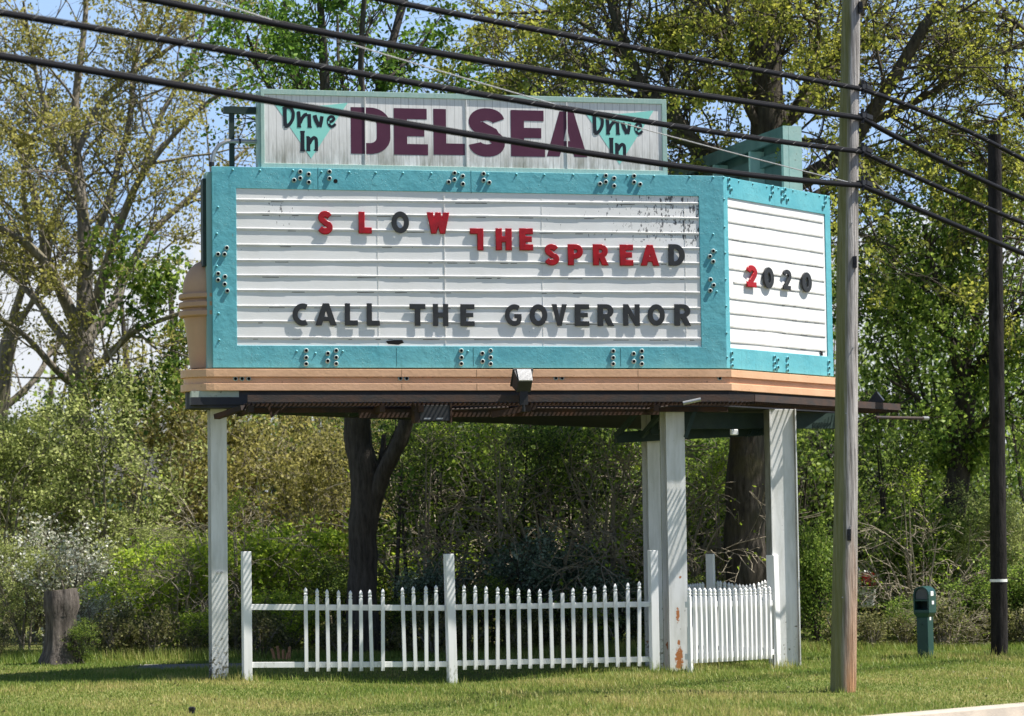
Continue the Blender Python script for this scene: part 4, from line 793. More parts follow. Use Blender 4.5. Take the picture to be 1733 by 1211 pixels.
zr = at(1689, 982, Dk0.y).z; q = (DkT - Dk0) * (zr / (DkT - Dk0).z); MB().tube([tuple(q - Vector((0, 0, .018))), tuple(q + Vector((0, 0, .018)))], .114, 20).build('ring_band', MT['sticker'], dp)
RDIR = Vector((math.sin(R_(39.0)), math.cos(R_(39.0)), 0)); RN = Vector((RDIR.y, -RDIR.x, 0)); CP0 = U0 + RN * 0.29
def spline3(P, n):
    P = [Vector(p) for p in P]; Q = [P[0] * 2 - P[1]] + P + [P[-1] * 2 - P[-2]]; out = []
    for i in range(len(P) - 1):
        a, b, c, d = Q[i:i + 4]
        for k in range(n):
            t = k / n; out.append(0.5 * ((2 * b) + (c - a) * t + (2 * a - 5 * b + 4 * c - d) * t * t + (3 * b - a - 3 * c + d) * t ** 3))
    return out + [P[-1]]
def parab(pix):       # smooth sagging wire through the sight points, in the vertical plane along the road
    P = [hit(x, y, CP0, RN) for x, y in pix]; s = np.array([(p - CP0).dot(RDIR) for p in P]); z = np.array([p.z for p in P])
    k = np.polyfit(s, z, min(3, len(s) - 1)); return s, k
def wire_pts(pix, ext0=0, ext1=0, n=60):
    s, k = parab(pix); ss = np.linspace(s.min() - ext0, s.max() + ext1, n); return [CP0 + RDIR * a + Vector((0, 0, float(np.polyval(k, a)) - CP0.z)) for a in ss]
def cable(left, right, r, lab, lash, tight):
    base = Vector((CP0.x, CP0.y, 0)); o = empty('overhead_cable', base, 0, lab, 'cable', 'cables on the utility pole')
    A = wire_pts(left, 3.0, 0); B = wire_pts(right, 0, 6.0); pts = A + B[1:]
    P = [p - base for p in pts]
    MB().tube(P, r, 10).build('cable_jacket', MT['cable'], o)
    top = [p + Vector((0, 0, r * 1.15)) for p in P]; MB().tube(top, 0.006, 6).build('messenger_wire', MT['dkmetal'], o)
    if lash:
        mb = MB(); cl = [0.0]
        for a, b in zip(P[:-1], P[1:]): cl.append(cl[-1] + (b - a).length)
        Pn = np.array([tuple(p) for p in P]); Ln = cl[-1]; m = int(Ln / 0.035); ss = np.linspace(0, Ln, m)
        C = np.stack([np.interp(ss, cl, Pn[:, j]) for j in range(3)], 1); ph = 2 * np.pi * ss / 0.30
        off = np.cos(ph)[:, None] * np.array(RN)[None] + np.sin(ph)[:, None] * np.array([0, 0, 1.0])[None]
        V = C + off * (r + 0.0012) + np.array([0, 0, .004]); mb.tube([Vector(v) for v in V], 0.0015, 4); mb.build('lashing_wire', MT['lash'], o)
    e = P[len(A) - 1]
    mb = MB(); mb.bar(e + RN * -.16 + Vector((0, 0, .03)), e + RN * .03 + Vector((0, 0, .03)), .05, .05); mb.bar(e + RDIR * .02 + Vector((0, 0, -.05)), e + RDIR * .02 + Vector((0, 0, .10)), .03, .05); mb.bar(e + RDIR * .09 + Vector((0, 0, -.03)), e + RDIR * .09 + Vector((0, 0, .09)), .02, .05); mb.bar(e + RDIR * .03 + Vector((0, 0, .045)), e + RDIR * .20 + Vector((0, 0, .03)), .035, .045)
    mb.build('pole_clamp', MT['dkmetal'], o)
XP = 1458
cable([(640, -2), (900, 49), (1160, 97), (XP, 151)], [(XP, 151), (1600, 205), (1733, 271)], .0225, 'topmost lashed overhead cable', True, 0)
cable([(240, -4), (400, 28), (650, 75), (900, 116), (1200, 164), (XP, 200)], [(XP, 200), (1600, 275), (1733, 337)], .025, 'smooth overhead cable second from the top', False, 0)
cable([(0, 22), (400, 88), (700, 142), (1050, 199), (1250, 230), (XP, 257)], [(XP, 257), (1600, 322), (1733, 378)], .023, 'lashed overhead cable third from the top', True, 0)
cable([(0, 95), (300, 145), (700, 212), (1100, 275), (1300, 300), (XP, 314)], [(XP, 314), (1600, 374), (1733, 430)], .025, 'lowest thick overhead cable crossing the lettering', False, 0)
base = Vector((CP0.x, CP0.y, 0))
o = MB().tube([p - base for p in wire_pts([(340, -4), (585, 69), (830, 148), (1080, 214), (1250, 261), (1440, 309)], 2.0, 0)], 0.0055, 6).build('guy_wire', MT['wire'], label='thin bare steel wire slanting above the board to the pole', cat='wire', loc=base)
# ------------------------------------------------------------------ newspaper box, stump, small things
nb = ground(1561, 1116); nbx = empty('newspaper_box', nb, R_(-27), 'dark green roadside newspaper box with arched top on its post', 'newspaper box')
def arch(w, z0, z1, n=10): return [(-w, z0), (w, z0)] + [(w * math.cos(R_(180 * i / n)), z1 - w + w * math.sin(R_(180 * i / n))) for i in range(n + 1)]
def arch_prism(mb, prof, y0, y1, mi=0):
    n = len(prof); v = [(x, y0, z) for x, z in prof] + [(x, y1, z) for x, z in prof]
    mb.add(v, [tuple(range(n)), tuple(range(2 * n - 1, n - 1, -1))] + [(i, n + i, n + (i + 1) % n, (i + 1) % n) for i in range(n)], mi); return mb
k_ = nb.y / 4500; hb = (1116 - 993) * k_
mb = MB(); po = arch(.105, hb - .34, hb); pi_ = arch(.085, hb - .30, hb - .022)
no = len(po); v = [(x, y, z) for y in (0, .30) for x, z in po] + [(x, y, z) for y in (0.0, .27) for x, z in pi_]
f = [(i, (i + 1) % no, 2 * no + (i + 1) % no, 2 * no + i) for i in range(no)] + [(i + no, i, (i + 1) % no, no + (i + 1) % no)[::-1] for i in range(no)]
f += [(2 * no + i, 2 * no + (i + 1) % no, 3 * no + (i + 1) % no, 3 * no + i) for i in range(no)] + [tuple(range(no, 2 * no))[::-1], tuple(range(3 * no, 4 * no))]
mb.add(v, f); mb.prism([(-.075, .03), (.075, .03), (.075, .25), (-.075, .25)], hb - .40, hb - .3405, 0, [(-.105, 0), (.105, 0), (.105, .30), (-.105, .30)])
mb.build('box_hood', MT['boxgreen'], nbx, bev=.004)
arch_prism(MB(), arch(.082, hb - .165, hb - .026), .03, .04).build('door_flap', MT['flap'], nbx)
MB().box(-.083, .083, .01, .03, hb - .19, hb - .168).build('shelf_lip', MT['boxgreen'], nbx)
MB().prism([(-.075, .03), (.075, .03), (.075, .25), (-.075, .25)], -.1, hb - .40).tube([(0, .032, .45), (0, .02, .45)], .012, 8).build('box_post', MT['boxgreen'], nbx, bev=.004)
MB().box(.1052, .107, .08, .19, hb - .125, hb - .065).box(.1052, .107, .12, .20, hb - .235, hb - .19).box(.0752, .077, .10, .16, .50, .58).build('sticker', MT['sticker'], nbx)
s0 = ground(101, 1124); st = empty('tree_stump', s0, 0, 'tall sawn-off grey tree stump standing on the lawn', 'tree stump')
mb = MB(); k = 28; prof = [(.33, -.1), (.30, .03), (.235, .16), (.215, .3), (.205, .45), (.20, .60), (.225, .72), (.22, .83), (.205, .93)]
v = []; hs = (1124 - 999) * s0.y / 4500
for r, z in prof:
    for j in range(k):
        a = 2 * math.pi * j / k; rr = r * (1 + .10 * math.sin(3 * a + z * 2) + .05 * math.sin(7 * a + 1) + (.12 * math.exp(-((z - .75) / .12) ** 2) * max(0, math.sin(a - 4.2)))); v.append((rr * math.cos(a), rr * math.sin(a), z * hs / .93 + (.02 * math.cos(a) if z > .9 else 0)))
nn = len(prof); mb.add(v, [(i * k + j, i * k + (j + 1) % k, (i + 1) * k + (j + 1) % k, (i + 1) * k + j) for i in range(nn - 1) for j in range(k)], 0, True); mb.add(v[-k:], [tuple(range(k))], 1)
mb.build('stump_trunk', [MT['stump'], MT['cutwood']], st)
cs = ground(478, 1118); mb = MB()
for dx, h_, ln in ((-.10, .17, -.05), (-.04, .20, -.03), (.01, .15, .0), (.09, .19, .01), (.05, .11, .03)): mb.tube([(dx + .0, 0, -.03), (dx + ln * .5, .01, h_ * .6), (dx + ln, 0, h_)], [.022, .02, .018], 8)
mb.build('cut_stems', MT['freshcut'], label='cluster of freshly cut orange-brown stems at the foot of the bushes', cat='shrub stump', loc=cs)
sp0 = ground(325, 1207); MB().lathe([(.028, -.02), (.028, .03), (.034, .035), (.034, .055), (.02, .065)], 14).tube([(-.02, -.03, .05), (.02, -.03, .058)], .008, 6).build('sprinkler_head', MT['dkmetal'], label='small dark sprinkler head poking out of the front lawn', cat='sprinkler', loc=sp0)
# a van and a pale house, glimpsed through the leaves
v0 = at(1280, 1060, 46.5); v0.z = 0
car = empty('parked_car', v0, R_(3), 'white car with a red tail light half hidden behind the bushes', 'car')
pr = [(-2.1, .32), (2.08, .32), (2.12, .62), (2.05, .95), (1.85, 1.0), (1.45, 1.38), (1.2, 1.44), (-.2, 1.46), (-.55, 1.38), (-1.1, .98), (-1.95, .86), (-2.12, .66)]
def side_prism(pr, y0, y1):
    n = len(pr); mb = MB(); return mb.add([(x, y0, z) for x, z in pr] + [(x, y1, z) for x, z in pr], [tuple(range(n)), tuple(range(2 * n - 1, n - 1, -1))] + [(i, n + i, n + (i + 1) % n, (i + 1) % n) for i in range(n)])
side_prism(pr, 0, 1.72).build('car_body', MT['vanw'], car, bev=.04)
side_prism([(-.95, 1.0), (.15, 1.0), (.15, 1.36), (-.5, 1.34)], -.006, .01).build('window', MT['glass'], car); side_prism([(.25, 1.0), (1.55, 1.03), (1.3, 1.34), (.25, 1.36)], -.006, .01).build('window', MT['glass'], car)
MB().box(1.86, 2.125, -.008, .12, .70, .93).build('tail_light', MT['vanr'], car); MB().box(-2.13, -1.9, -.008, .15, .62, .76).build('headlight', MT['sticker'], car)
for x in (-1.32, 1.3):
    for y in (-.02, 1.56):
        w = MB().tube([(x, y, .31), (x, y + .19, .31)], .31, 20).build('wheel', MT['tyre'], car); MB().tube([(x, y - .004, .31), (x, y + .194, .31)], .19, 16).build('rim', MT['metal'], w)
h0 = at(185, 1040, 66); h0.z = 0
hs_ = empty('house', h0, R_(8), 'pale blue house glimpsed between trees at the far left', 'house')
MB().box(-2.2, 2.4, 0, 5, 0, 2.9).build('wall', MT['bluewall'], hs_)
mb = MB(); mb.add([(-2.5, -.3, 2.85), (2.7, -.3, 2.85), (2.7, 5.3, 2.85), (-2.5, 5.3, 2.85), (-2.5, 2.5, 4.4), (2.7, 2.5, 4.4)], [(0, 1, 5, 4), (2, 3, 4, 5), (1, 2, 5), (3, 0, 4), (3, 2, 1, 0)]); mb.build('roof', MT['roof'], hs_)
for x in (-1.2, 1.0):
    w = ring(x - .5, x + .5, 1.0, 2.2, x - .43, x + .43, 1.07, 2.13, -.03, .02).build('window', MT['vanw'], hs_); MB().box(x - .43, x + .43, -.012, -.004, 1.07, 2.13).build('pane', MT['glass'], w)
MB().box(-.35, .35, -.02, .0, 0, 2.1).build('door', MT['vanw'], hs_)

# ------------------------------------------------------------------ trees
class Tree:
    def __init__(s, seed): s.r = np.random.default_rng(seed); s.V = []; s.F = []; s.n = 0; s.tips = []; s.rmin = .0022
    def tube(s, P, rad, k):
        V, Fc = tube_np(np.asarray(P, float), np.asarray(rad, float), k); s.V.append(V); s.F.append(Fc + s.n); s.n += len(V)
    def limb(s, P, rad, k=10, wob=0.02):
        P = np.asarray(P, float); n = len(P); t = np.linspace(0, n - 1, (n - 1) * 5 + 1); Q = np.array([tuple(q) for q in spline3([Vector(p) for p in P], 5)])
        r = np.interp(t, np.linspace(0, n - 1, len(rad)), rad); d = s.r.normal(0, 1, Q.shape)
        for _ in range(2): d[1:-1] = (d[:-2] + d[1:-1] + d[2:]) / 3
        d[0] = 0; Q = Q + d * (r[:, None] * 0.25 + wob * 0.3); r = r * (1 + s.r.normal(0, .03, len(r)))
        s.tube(Q, r, k); return Q, r
    def twig(s, p, d, ln, r, lev, up, kids, spread):
        R = s.r; m = 5 if lev else 4; P = [np.array(p)]; d = np.array(d) / (np.linalg.norm(d) + 1e-9)
        for _ in range(m):
            d = d + R.normal(0, .16, 3) + np.array([0, 0, up]); d /= np.linalg.norm(d); P.append(P[-1] + d * ln / m)
        P = np.array(P); s.tube(P, np.linspace(r, max(r * .35, s.rmin), m + 1), 5 if r > .02 else 3)
        if lev <= 0:
            s.tips += [(P[-1], 1.0), (P[-2], .8), (P[2], .6)]; return
        s.tips.append((P[-1], 1.0))
        nk = R.integers(kids[0], kids[1] + 1)
        for _ in range(nk):
            t = R.uniform(.25, 1.0) * m; i = min(int(t), m - 1); q = P[i] + (P[i + 1] - P[i]) * (t - i); td = (P[i + 1] - P[i]); td /= np.linalg.norm(td)
            a = R.normal(0, 1, 3); a -= a.dot(td) * td; a /= np.linalg.norm(a) + 1e-9; th = R.uniform(*spread)
            s.twig(q, td * math.cos(th) + a * math.sin(th), ln * R.uniform(.42, .68), r * .55, lev - 1, up, kids, spread)
    def sprout(s, Q, r, n, ln, lev, up, kids=(3, 5), spread=(.5, 1.1), t0=.15, flat=1.0):
        R = s.r
        for _ in range(n):
            i = int(R.uniform(t0, 1) * (len(Q) - 2)); td = Q[i + 1] - Q[i]; td /= np.linalg.norm(td) + 1e-9
            a = R.normal(0, 1, 3) * np.array([1, flat, 1]); a -= a.dot(td) * td; a /= np.linalg.norm(a) + 1e-9; th = R.uniform(*spread)
            l2 = ln * R.uniform(.6, 1.2); s.twig(Q[i], td * math.cos(th) + a * math.sin(th), l2, min(r[i] * .6, l2 * .014 + .003), lev, up, kids, spread)
    def wood(s, name, mat, parent, **kw): return obj(name, quads_mesh(name, np.concatenate(s.V), np.concatenate(s.F), None, True), mat, parent, **kw)
    def leaves(s, per, size, spread, droop=0.0, tuftvar=.30, clump=0, csize=.8):
        R = s.r; C = np.array([t[0] for t in s.tips]); wgt = np.array([t[1] for t in s.tips])
        if clump:
            f = np.zeros(len(C))
            for _ in range(5): f += np.sin(C @ R.normal(0, 2.3 / csize, 3) + R.uniform(0, 6.28))
            thr = np.quantile(f, 1 - clump); wgt = wgt * np.where(f > thr, 1.0, .10)
        cnt = R.poisson(per * wgt); idx = np.repeat(np.arange(len(C)), cnt); tt = R.uniform(0, 1, len(C))
        return leaf_cloud(R, C[idx] + R.normal(0, spread, (len(idx), 3)), size, np.clip(tt[idx] + R.normal(0, tuftvar, len(idx)), 0, 1), droop)
def leaf_cloud(R, P, size, tint, droop=0.0, aspect=.62):
    n = len(P); a = R.normal(0, 1, (n, 3)); a[:, 2] -= droop; a /= np.linalg.norm(a, axis=1, keepdims=True)
    b = R.normal(0, 1, (n, 3)); b -= (a * b).sum(1, keepdims=True) * a; b /= np.linalg.norm(b, axis=1, keepdims=True)
    c = np.cross(a, b); L = (size * R.uniform(.55, 1.35, n))[:, None]; w = L * aspect * .5
    V = np.stack([P, P + a * L * .45 + b * w + c * L * .08, P + a * L, P + a * L * .45 - b * w + c * L * .08], 1).reshape(-1, 3)
    return V, np.arange(4 * n).reshape(-1, 4), np.repeat(tint, 4)
def crown(parent, parts, mat, name='crown', **kw):
    V = []; Fc = []; T = []; n = 0
    for v, f, t in parts: V.append(v); Fc.append(f + n); T.append(t); n += len(v)
    return obj(name, quads_mesh(name, np.concatenate(V), np.concatenate(Fc), np.concatenate(T)), mat, parent, **kw)
def limb_pts(pix, Y, base, jit=0.0, dy=0.0):
    out = []; n = len(pix)
    for i, p in enumerate(pix): q = at(p[0], p[1], Y + dy * i / max(1, n - 1)); out.append(np.array(q - base))
    return out
def pxr(w, Y): return w * Y / FPX / 2

# --- big budding tree at the left
Y = 46.0; b0 = at(140, 1075, Y); b0.z = 0
t1 = empty('budding_tree', b0, 0, 'tall budding tree at the left with forked grey trunk and tiny olive leaves', 'tree')
T = Tree(1)
def addl(T, pix, w0, w1, Y, b, dy=0.0, n=6, ln=1.2, lev=2, up=.05, k=8, t0=.2, kids=(3, 5), spread=(.5, 1.1)):
    P = limb_pts(pix, Y, b, 0, dy); r = np.linspace(pxr(w0, Y), pxr(w1, Y), len(P)); Q, rr = T.limb(P, r, k)
    if n: T.sprout(Q, rr, n, ln, lev, up, kids, spread, t0)
    return Q
P = [np.array((0, 0, -.2))] + limb_pts([(138, 950), (134, 800), (134, 680), (140, 580), (143, 520)], Y, b0); T.limb(P, [.30, .24, .21, .20, .22, .17], 14)
LM = [([(140, 590), (118, 520), (75, 440), (20, 395), (-40, 370)], 26, 8, -2, 16), ([(143, 540), (142, 430), (137, 330), (128, 200), (140, 60), (150, -60)], 28, 6, 1, 22), ([(146, 550), (172, 480), (195, 400), (240, 300), (330, 190), (430, 125)], 22, 5, -1.5, 20),
      ([(150, 570), (190, 515), (235, 420), (320, 335), (420, 250)], 22, 5, 2, 18), ([(130, 610), (90, 545), (55, 500), (-10, 440), (-80, 380)], 18, 6, 1.5, 14), ([(140, 640), (180, 605), (230, 560), (330, 520)], 18, 6, -2, 12), ([(135, 660), (90, 620), (30, 560), (-40, 520)], 16, 5, -2, 12),
      ([(142, 450), (180, 350), (215, 230), (230, 100), (250, -30)], 16, 5, 2.5, 18), ([(137, 340), (90, 230), (60, 120), (40, 0)], 14, 4, -1, 18), ([(130, 260), (180, 160), (290, 80), (400, 30)], 12, 4, 1, 16), ([(75, 440), (60, 330), (20, 230), (-30, 180)], 12, 4, -1, 12), ([(240, 300), (270, 200), (330, 90), (350, 0)], 12, 4, 1, 14)]
for pix, w0, w1, dy, n in LM: addl(T, pix, w0, w1, Y, b0, dy, int(n * .62), 1.6, 2, .03)
T.wood('trunk', MT['bark_a'], t1)
crown(t1, [T.leaves(11.0, .07, .09, .6, clump=.65)], MT['l_olive'])
T = Tree(2)
for pix in ([(190, 600), (235, 545), (300, 520)], [(150, 470), (200, 440), (260, 480)], [(180, 590), (210, 640), (250, 650)], [(230, 560), (280, 600), (330, 600)]): addl(T, pix, 5, 2, 44.5, b0, 0, 9, .8, 1, .0)
T.wood('vine_stem', MT['twig'], t1); crown(t1, [T.leaves(9, .11, .09, .2)], MT['l_ivy'], 'vine_leaves')
# --- second one at the left edge
Y = 49.0; b0 = at(-60, 1060, Y); b0.z = 0
t1 = empty('budding_tree', b0, 0, 'leaning tree cut by the left picture edge with dark slanting limbs', 'tree')
T = Tree(3); T.limb([np.array((0, 0, -.2))] + limb_pts([(-40, 900), (0, 700), (20, 560)], Y, b0), [.28, .2, .18, .15], 12)
for pix, w0, w1, dy, n in [([(0, 700), (60, 640), (90, 590), (130, 560)], 14, 5, 1, 9), ([(20, 560), (50, 430), (40, 300), (90, 150)], 16, 5, -1, 16), ([(5, 640), (-30, 480), (-20, 300), (0, 120)], 16, 5, 1, 14), ([(20, 560), (70, 480), (100, 350), (200, 260)], 12, 4, -1, 14)]: addl(T, pix, w0, w1, Y, b0, dy, n, 1.7, 2, .02)
T.wood('trunk', MT['bark_a'], t1); crown(t1, [T.leaves(6.5, .07, .09, .6, clump=.6)], MT['l_olive'])
# --- maple behind the marquee
Y = 38.0; b0 = ground(614, 1108); b0 = at(614, 1108, Y); b0.z = 0
t2 = empty('maple_tree', b0, 0, 'dark forked tree under the marquee with fresh green leaves above the board', 'tree')
T = Tree(4); T.limb([np.array((0, 0, -.2))] + limb_pts([(613, 1080), (612, 980), (614, 880), (612, 790), (608, 690), (600, 500), (575, 320)], Y, b0), [.33, .26, .215, .20, .205, .20, .18, .15, .11], 16)
for pix, w0, w1, dy, n in [([(625, 880), (650, 800), (690, 705), (715, 560), (690, 380)], 30, 20, -.6, 0), ([(575, 330), (552, 200), (545, 80), (540, -60)], 24, 10, -1, 12), ([(575, 320), (520, 210), (490, 90), (480, -30)], 14, 6, 1, 12), ([(690, 390), (640, 200), (660, 90), (700, -50)], 20, 12, .8, 14), ([(600, 480), (640, 300), (612, 150), (618, -30)], 16, 8, -1, 14),
      ([(660, 130), (700, 90), (735, 45)], 6, 4, .4, 0), ([(600, 350), (500, 220), (440, 120), (420, 60)], 12, 5, -1, 12), ([(670, 300), (730, 210), (800, 160)], 10, 4, .5, 10), ([(640, 250), (580, 140), (570, 20)], 10, 4, 1, 10), ([(555, 230), (510, 150), (500, 60)], 8, 3, -.6, 10), ([(632, 850), (645, 780), (650, 735)], 16, 8, .3, 3)]: addl(T, pix, w0, w1, Y, b0, dy, n, 1.0, 1, .06, kids=(3, 5))
T.wood('trunk', MT['bark_b'], t2); crown(t2, [T.leaves(20, .08, .075, .3, clump=.5)], MT['l_maple'])
# --- great old tree behind the right half
Y = 39.5; b0 = at(1272, 1105, Y); b0.z = 0
t3 = empty('old_spreading_tree', b0, 0, 'huge thick-trunked tree behind the right side with a wide yellow-olive crown', 'tree')
T = Tree(5); T.limb([np.array((0, 0, -.2))] + limb_pts([(1271, 1080), (1271, 980), (1270, 860), (1271, 700), (1276, 500), (1281, 350), (1290, 230), (1292, 110), (1288, 0), (1280, -140)], Y, b0), [.44, .36, .325, .31, .31, .30, .28, .27, .23, .19, .12], 18)
LM = [([(1281, 360), (1210, 290), (1130, 190), (1085, 140), (1050, 60), (1020, -60)], 34, 14, -2, 26), ([(1086, 150), (1040, 80), (960, 24), (880, 22), (800, 20)], 12, 3, -.5, 16), ([(1290, 240), (1350, 180), (1405, 120), (1445, 40), (1480, -60)], 34, 16, 1.5, 22), ([(1283, 350), (1380, 290), (1450, 220), (1520, 120), (1600, -10)], 34, 16, -2, 30),
      ([(1450, 220), (1540, 175), (1640, 120), (1760, 60)], 16, 6, -1, 22), ([(1285, 300), (1200, 250), (1100, 220), (1000, 190), (900, 150)], 22, 5, -2.5, 28), ([(1290, 200), (1240, 100), (1190, 20), (1150, -80)], 22, 10, 2, 22), ([(1290, 230), (1250, 130), (1230, 30), (1225, -80)], 18, 8, -2, 20), ([(1281, 380), (1360, 340), (1450, 290), (1560, 240), (1733, 190)], 20, 6, 1.5, 26),
      ([(1280, 400), (1190, 370), (1080, 300), (990, 240)], 18, 5, 2, 20), ([(1340, 200), (1380, 100), (1380, 0)], 16, 8, -1.5, 18), ([(1285, 290), (1330, 240), (1420, 250), (1500, 330)], 12, 4, -3, 18), ([(1290, 160), (1320, 60), (1330, -60)], 14, 7, 2.5, 16), ([(1180, 260), (1120, 120), (1110, 0)], 12, 4, -1, 18), ([(1276, 480), (1340, 420), (1430, 390), (1520, 420)], 14, 4, -2.5, 18), ([(1130, 190), (1020, 130), (940, 90), (880, 90)], 10, 3, 1, 18)]
for pix, w0, w1, dy, n in LM: addl(T, pix, w0, w1, Y, b0, dy, int(n * (.55 if pix[-1][0] > 1490 else 1.0)), 1.5, 2, .0, kids=(3, 5))
T.wood('trunk', MT['bark_c'], t3); crown(t3, [T.leaves(8.0, .072, .05, .3, clump=.52, csize=.6)], MT['l_big'])
# --- ivy-clad tree at the right
Y = 42.0; b0 = at(1614, 1085, Y); b0.z = 0
t4 = empty('ivy_clad_tree', b0, 0, 'dark ivy-covered tree between the two utility poles', 'tree')
T = Tree(6); T.limb([np.array((0, 0, -.2))] + limb_pts([(1612, 1000), (1616, 880), (1626, 760), (1632, 660), (1630, 600)], Y, b0), [.26, .21, .19, .175, .17, .13], 14)
for pix, w0, w1, dy, n in [([(1630, 640), (1605, 570), (1585, 480), (1560, 380)], 20, 8, -1, 22), ([(1634, 620), (1658, 520), (1680, 400), (1700, 280)], 20, 8, 1, 24), ([(1636, 650), (1690, 560), (1750, 500)], 16, 6, -.6, 18), ([(1620, 580), (1540, 520), (1470, 470)], 12, 4, -1, 20), ([(1650, 560), (1640, 440), (1610, 330), (1600, 220)], 12, 5, 1.5, 22), ([(1625, 760), (1560, 680), (1500, 640)], 10, 4, -1.5, 16), ([(1628, 760), (1700, 680), (1760, 660)], 10, 4, -1.5, 16), ([(1620, 820), (1580, 720), (1530, 560), (1500, 420)], 12, 4, 2, 20)]: addl(T, pix, w0, w1, Y, b0, dy, n, 1.15, 1, .03, kids=(4, 6))
sp_ = T.sprout(np.array(limb_pts([(1612, 1070), (1616, 880), (1626, 760), (1632, 640)], Y, b0)).repeat(4, 0) + T.r.normal(0, .05, (16, 3)), np.full(16, .1), 60, .45, 1, -.05)
T.wood('trunk', MT['bark_b'], t4); crown(t4, [T.leaves(19, .085, .08, .2, clump=.6)], MT['l_ivy'])
# --- tree beyond the right edge, drooping yellow twigs
Y = 41.0; b0 = at(1850, 1075, Y); b0.z = 0
t5 = empty('drooping_tree', b0, 0, 'tree beyond the right picture edge with drooping yellow-green twigs', 'tree')
T = Tree(8); T.limb([np.array((0, 0, -.2))] + limb_pts([(1845, 900), (1840, 600), (1830, 350), (1820, 100)], Y, b0), [.34, .28, .25, .2, .15], 14)
for pix, w0, w1, dy, n in [([(1830, 330), (1740, 200), (1650, 120), (1560, 90)], 18, 5, -1, 22), ([(1830, 250), (1760, 90), (1680, 0)], 18, 6, 1, 16), ([(1835, 400), (1760, 300), (1680, 270), (1600, 290)], 14, 4, 1.5, 18), ([(1820, 150), (1720, 40), (1600, 10)], 14, 4, -1.5, 14), ([(1835, 500), (1770, 420), (1700, 400)], 12, 4, -1, 14)]: addl(T, pix, w0, w1, Y, b0, dy, n, 1.5, 1, -.12, kids=(4, 6))
T.wood('trunk', MT['bark_c'], t5); crown(t5, [T.leaves(12, .075, .06, .5, clump=.55)], MT['l_big'])

# ------------------------------------------------------------------ understorey: kinds built once, then copied
def shrub_kind(seed, h, w, stems, lev, n, per, size, spread, ln, up, bark_, leaf, parts=('stems', 'foliage'), fill=0, rmin=.003):
    T = Tree(seed); R = T.r; T.rmin = rmin
    for i in range(stems):
        a = 2 * math.pi * (i + R.uniform(0, 1)) / stems; e = R.uniform(.2, 1.0) * w; hh = h * R.uniform(.75, 1.0)
        P = [(R.normal(0, .08 * w), R.normal(0, .08 * w), -.05), (e * .45 * math.cos(a), e * .45 * math.sin(a), hh * .45), (e * .8 * math.cos(a), e * .8 * math.sin(a), hh * .8), (e * math.cos(a), e * math.sin(a), hh * .93)]
        Q, rr = T.limb(P, [.012 + .008 * h, .011 + .005 * h, .012, .006], 6); T.sprout(Q, rr, n, ln, lev, up, (3, 5), (.5, 1.2), .05)
    wood = quads_mesh(parts[0], np.concatenate(T.V), np.concatenate(T.F), None, True); wood.materials.append(bark_)
    if per <= 0: return (wood, None, h, parts)
    v, f, t = T.leaves(per * 1.7, size, spread, .3, clump=.5, csize=.45 * h ** .5 * .5)
    if fill:
        a = R.uniform(0, 6.283, fill); q = np.sqrt(R.uniform(0, 1, fill)) * w * .95; z = R.uniform(.02, .85, fill) ** 0.9 * h
        v2, f2, t2_ = leaf_cloud(R, np.stack([q * np.cos(a), q * np.sin(a), z], 1) + R.normal(0, .06, (fill, 3)), size * 1.1, R.uniform(0, .8, fill)); f = np.concatenate([f, f2 + len(v)]); v = np.concatenate([v, v2]); t = np.concatenate([t, t2_])
    lm = quads_mesh(parts[1], v, f, t); lm.materials.append(leaf); return (wood, lm, h, parts)
KIND = {
 'olive': shrub_kind(21, 4.2, 1.3, 7, 2, 8, 5.5, .07, .09, 1.0, .05, MT['bark_a'], MT['l_gray'], fill=500),
 'tan': shrub_kind(22, 4.8, 1.7, 7, 2, 8, 4.0, .09, .10, 1.2, .02, MT['twig'], MT['l_tan'], fill=300),
 'bright': shrub_kind(23, 2.0, 1.0, 8, 1, 10, 6, .085, .08, .6, .05, MT['bark_a'], MT['l_bright'], fill=900),
 'dark': shrub_kind(24, 3.6, 1.2, 7, 2, 6, 3.6, .085, .09, .9, .05, MT['bark_b'], MT['l_dark'], fill=700),
 'ivy': shrub_kind(25, 2.6, 1.0, 8, 1, 14, 7, .075, .08, .7, .03, MT['bark_b'], MT['l_ivy'], fill=1600),
 'white': shrub_kind(26, 1.8, .55, 7, 1, 10, 3.4, .05, .05, .5, .15, MT['bark_a'], MT['l_white'], ('stems', 'blossom'), fill=250),
 'silver': shrub_kind(27, 1.5, .7, 9, 1, 10, 6, .055, .06, .45, .12, MT['bark_b'], MT['l_silver'], fill=1200),
 'brush': shrub_kind(28, 2.3, 1.5, 11, 2, 3, .5, .06, .05, 1.1, -.05, MT['twig'], MT['l_bright'], rmin=.0075),
 'sapling': shrub_kind(29, 5.2, .4, 2, 2, 12, 2.2, .08, .09, .9, .02, MT['bark_b'], MT['l_dark'], ('trunk', 'crown')),
 'tall': shrub_kind(30, 8.0, 2.4, 7, 2, 9, 3.2, .095, .09, 1.6, .04, MT['bark_b'], MT['l_ivy'], ('trunk', 'crown'), fill=300),
 'cedar': shrub_kind(32, 6.0, 1.9, 6, 1, 14, 4, .13, .16, 1.0, .1, MT['bark_b'], MT['l_cedar'], ('trunk', 'crown'), fill=12000),  # added near-black trees, leaf colour standing in for the wood's deep shade
 'pale': shrub_kind(33, 5.2, .45, 2, 1, 9, 4, .08, .09, 1.0, .0, MT['twig'], MT['l_bright'], ('trunk', 'crown'), rmin=.006),
 'weed': shrub_kind(31, .55, .35, 8, 1, 4, 3, .05, .05, .2, .2, MT['bark_a'], MT['l_straw'], ('stems', 'leaves'), fill=150),
}
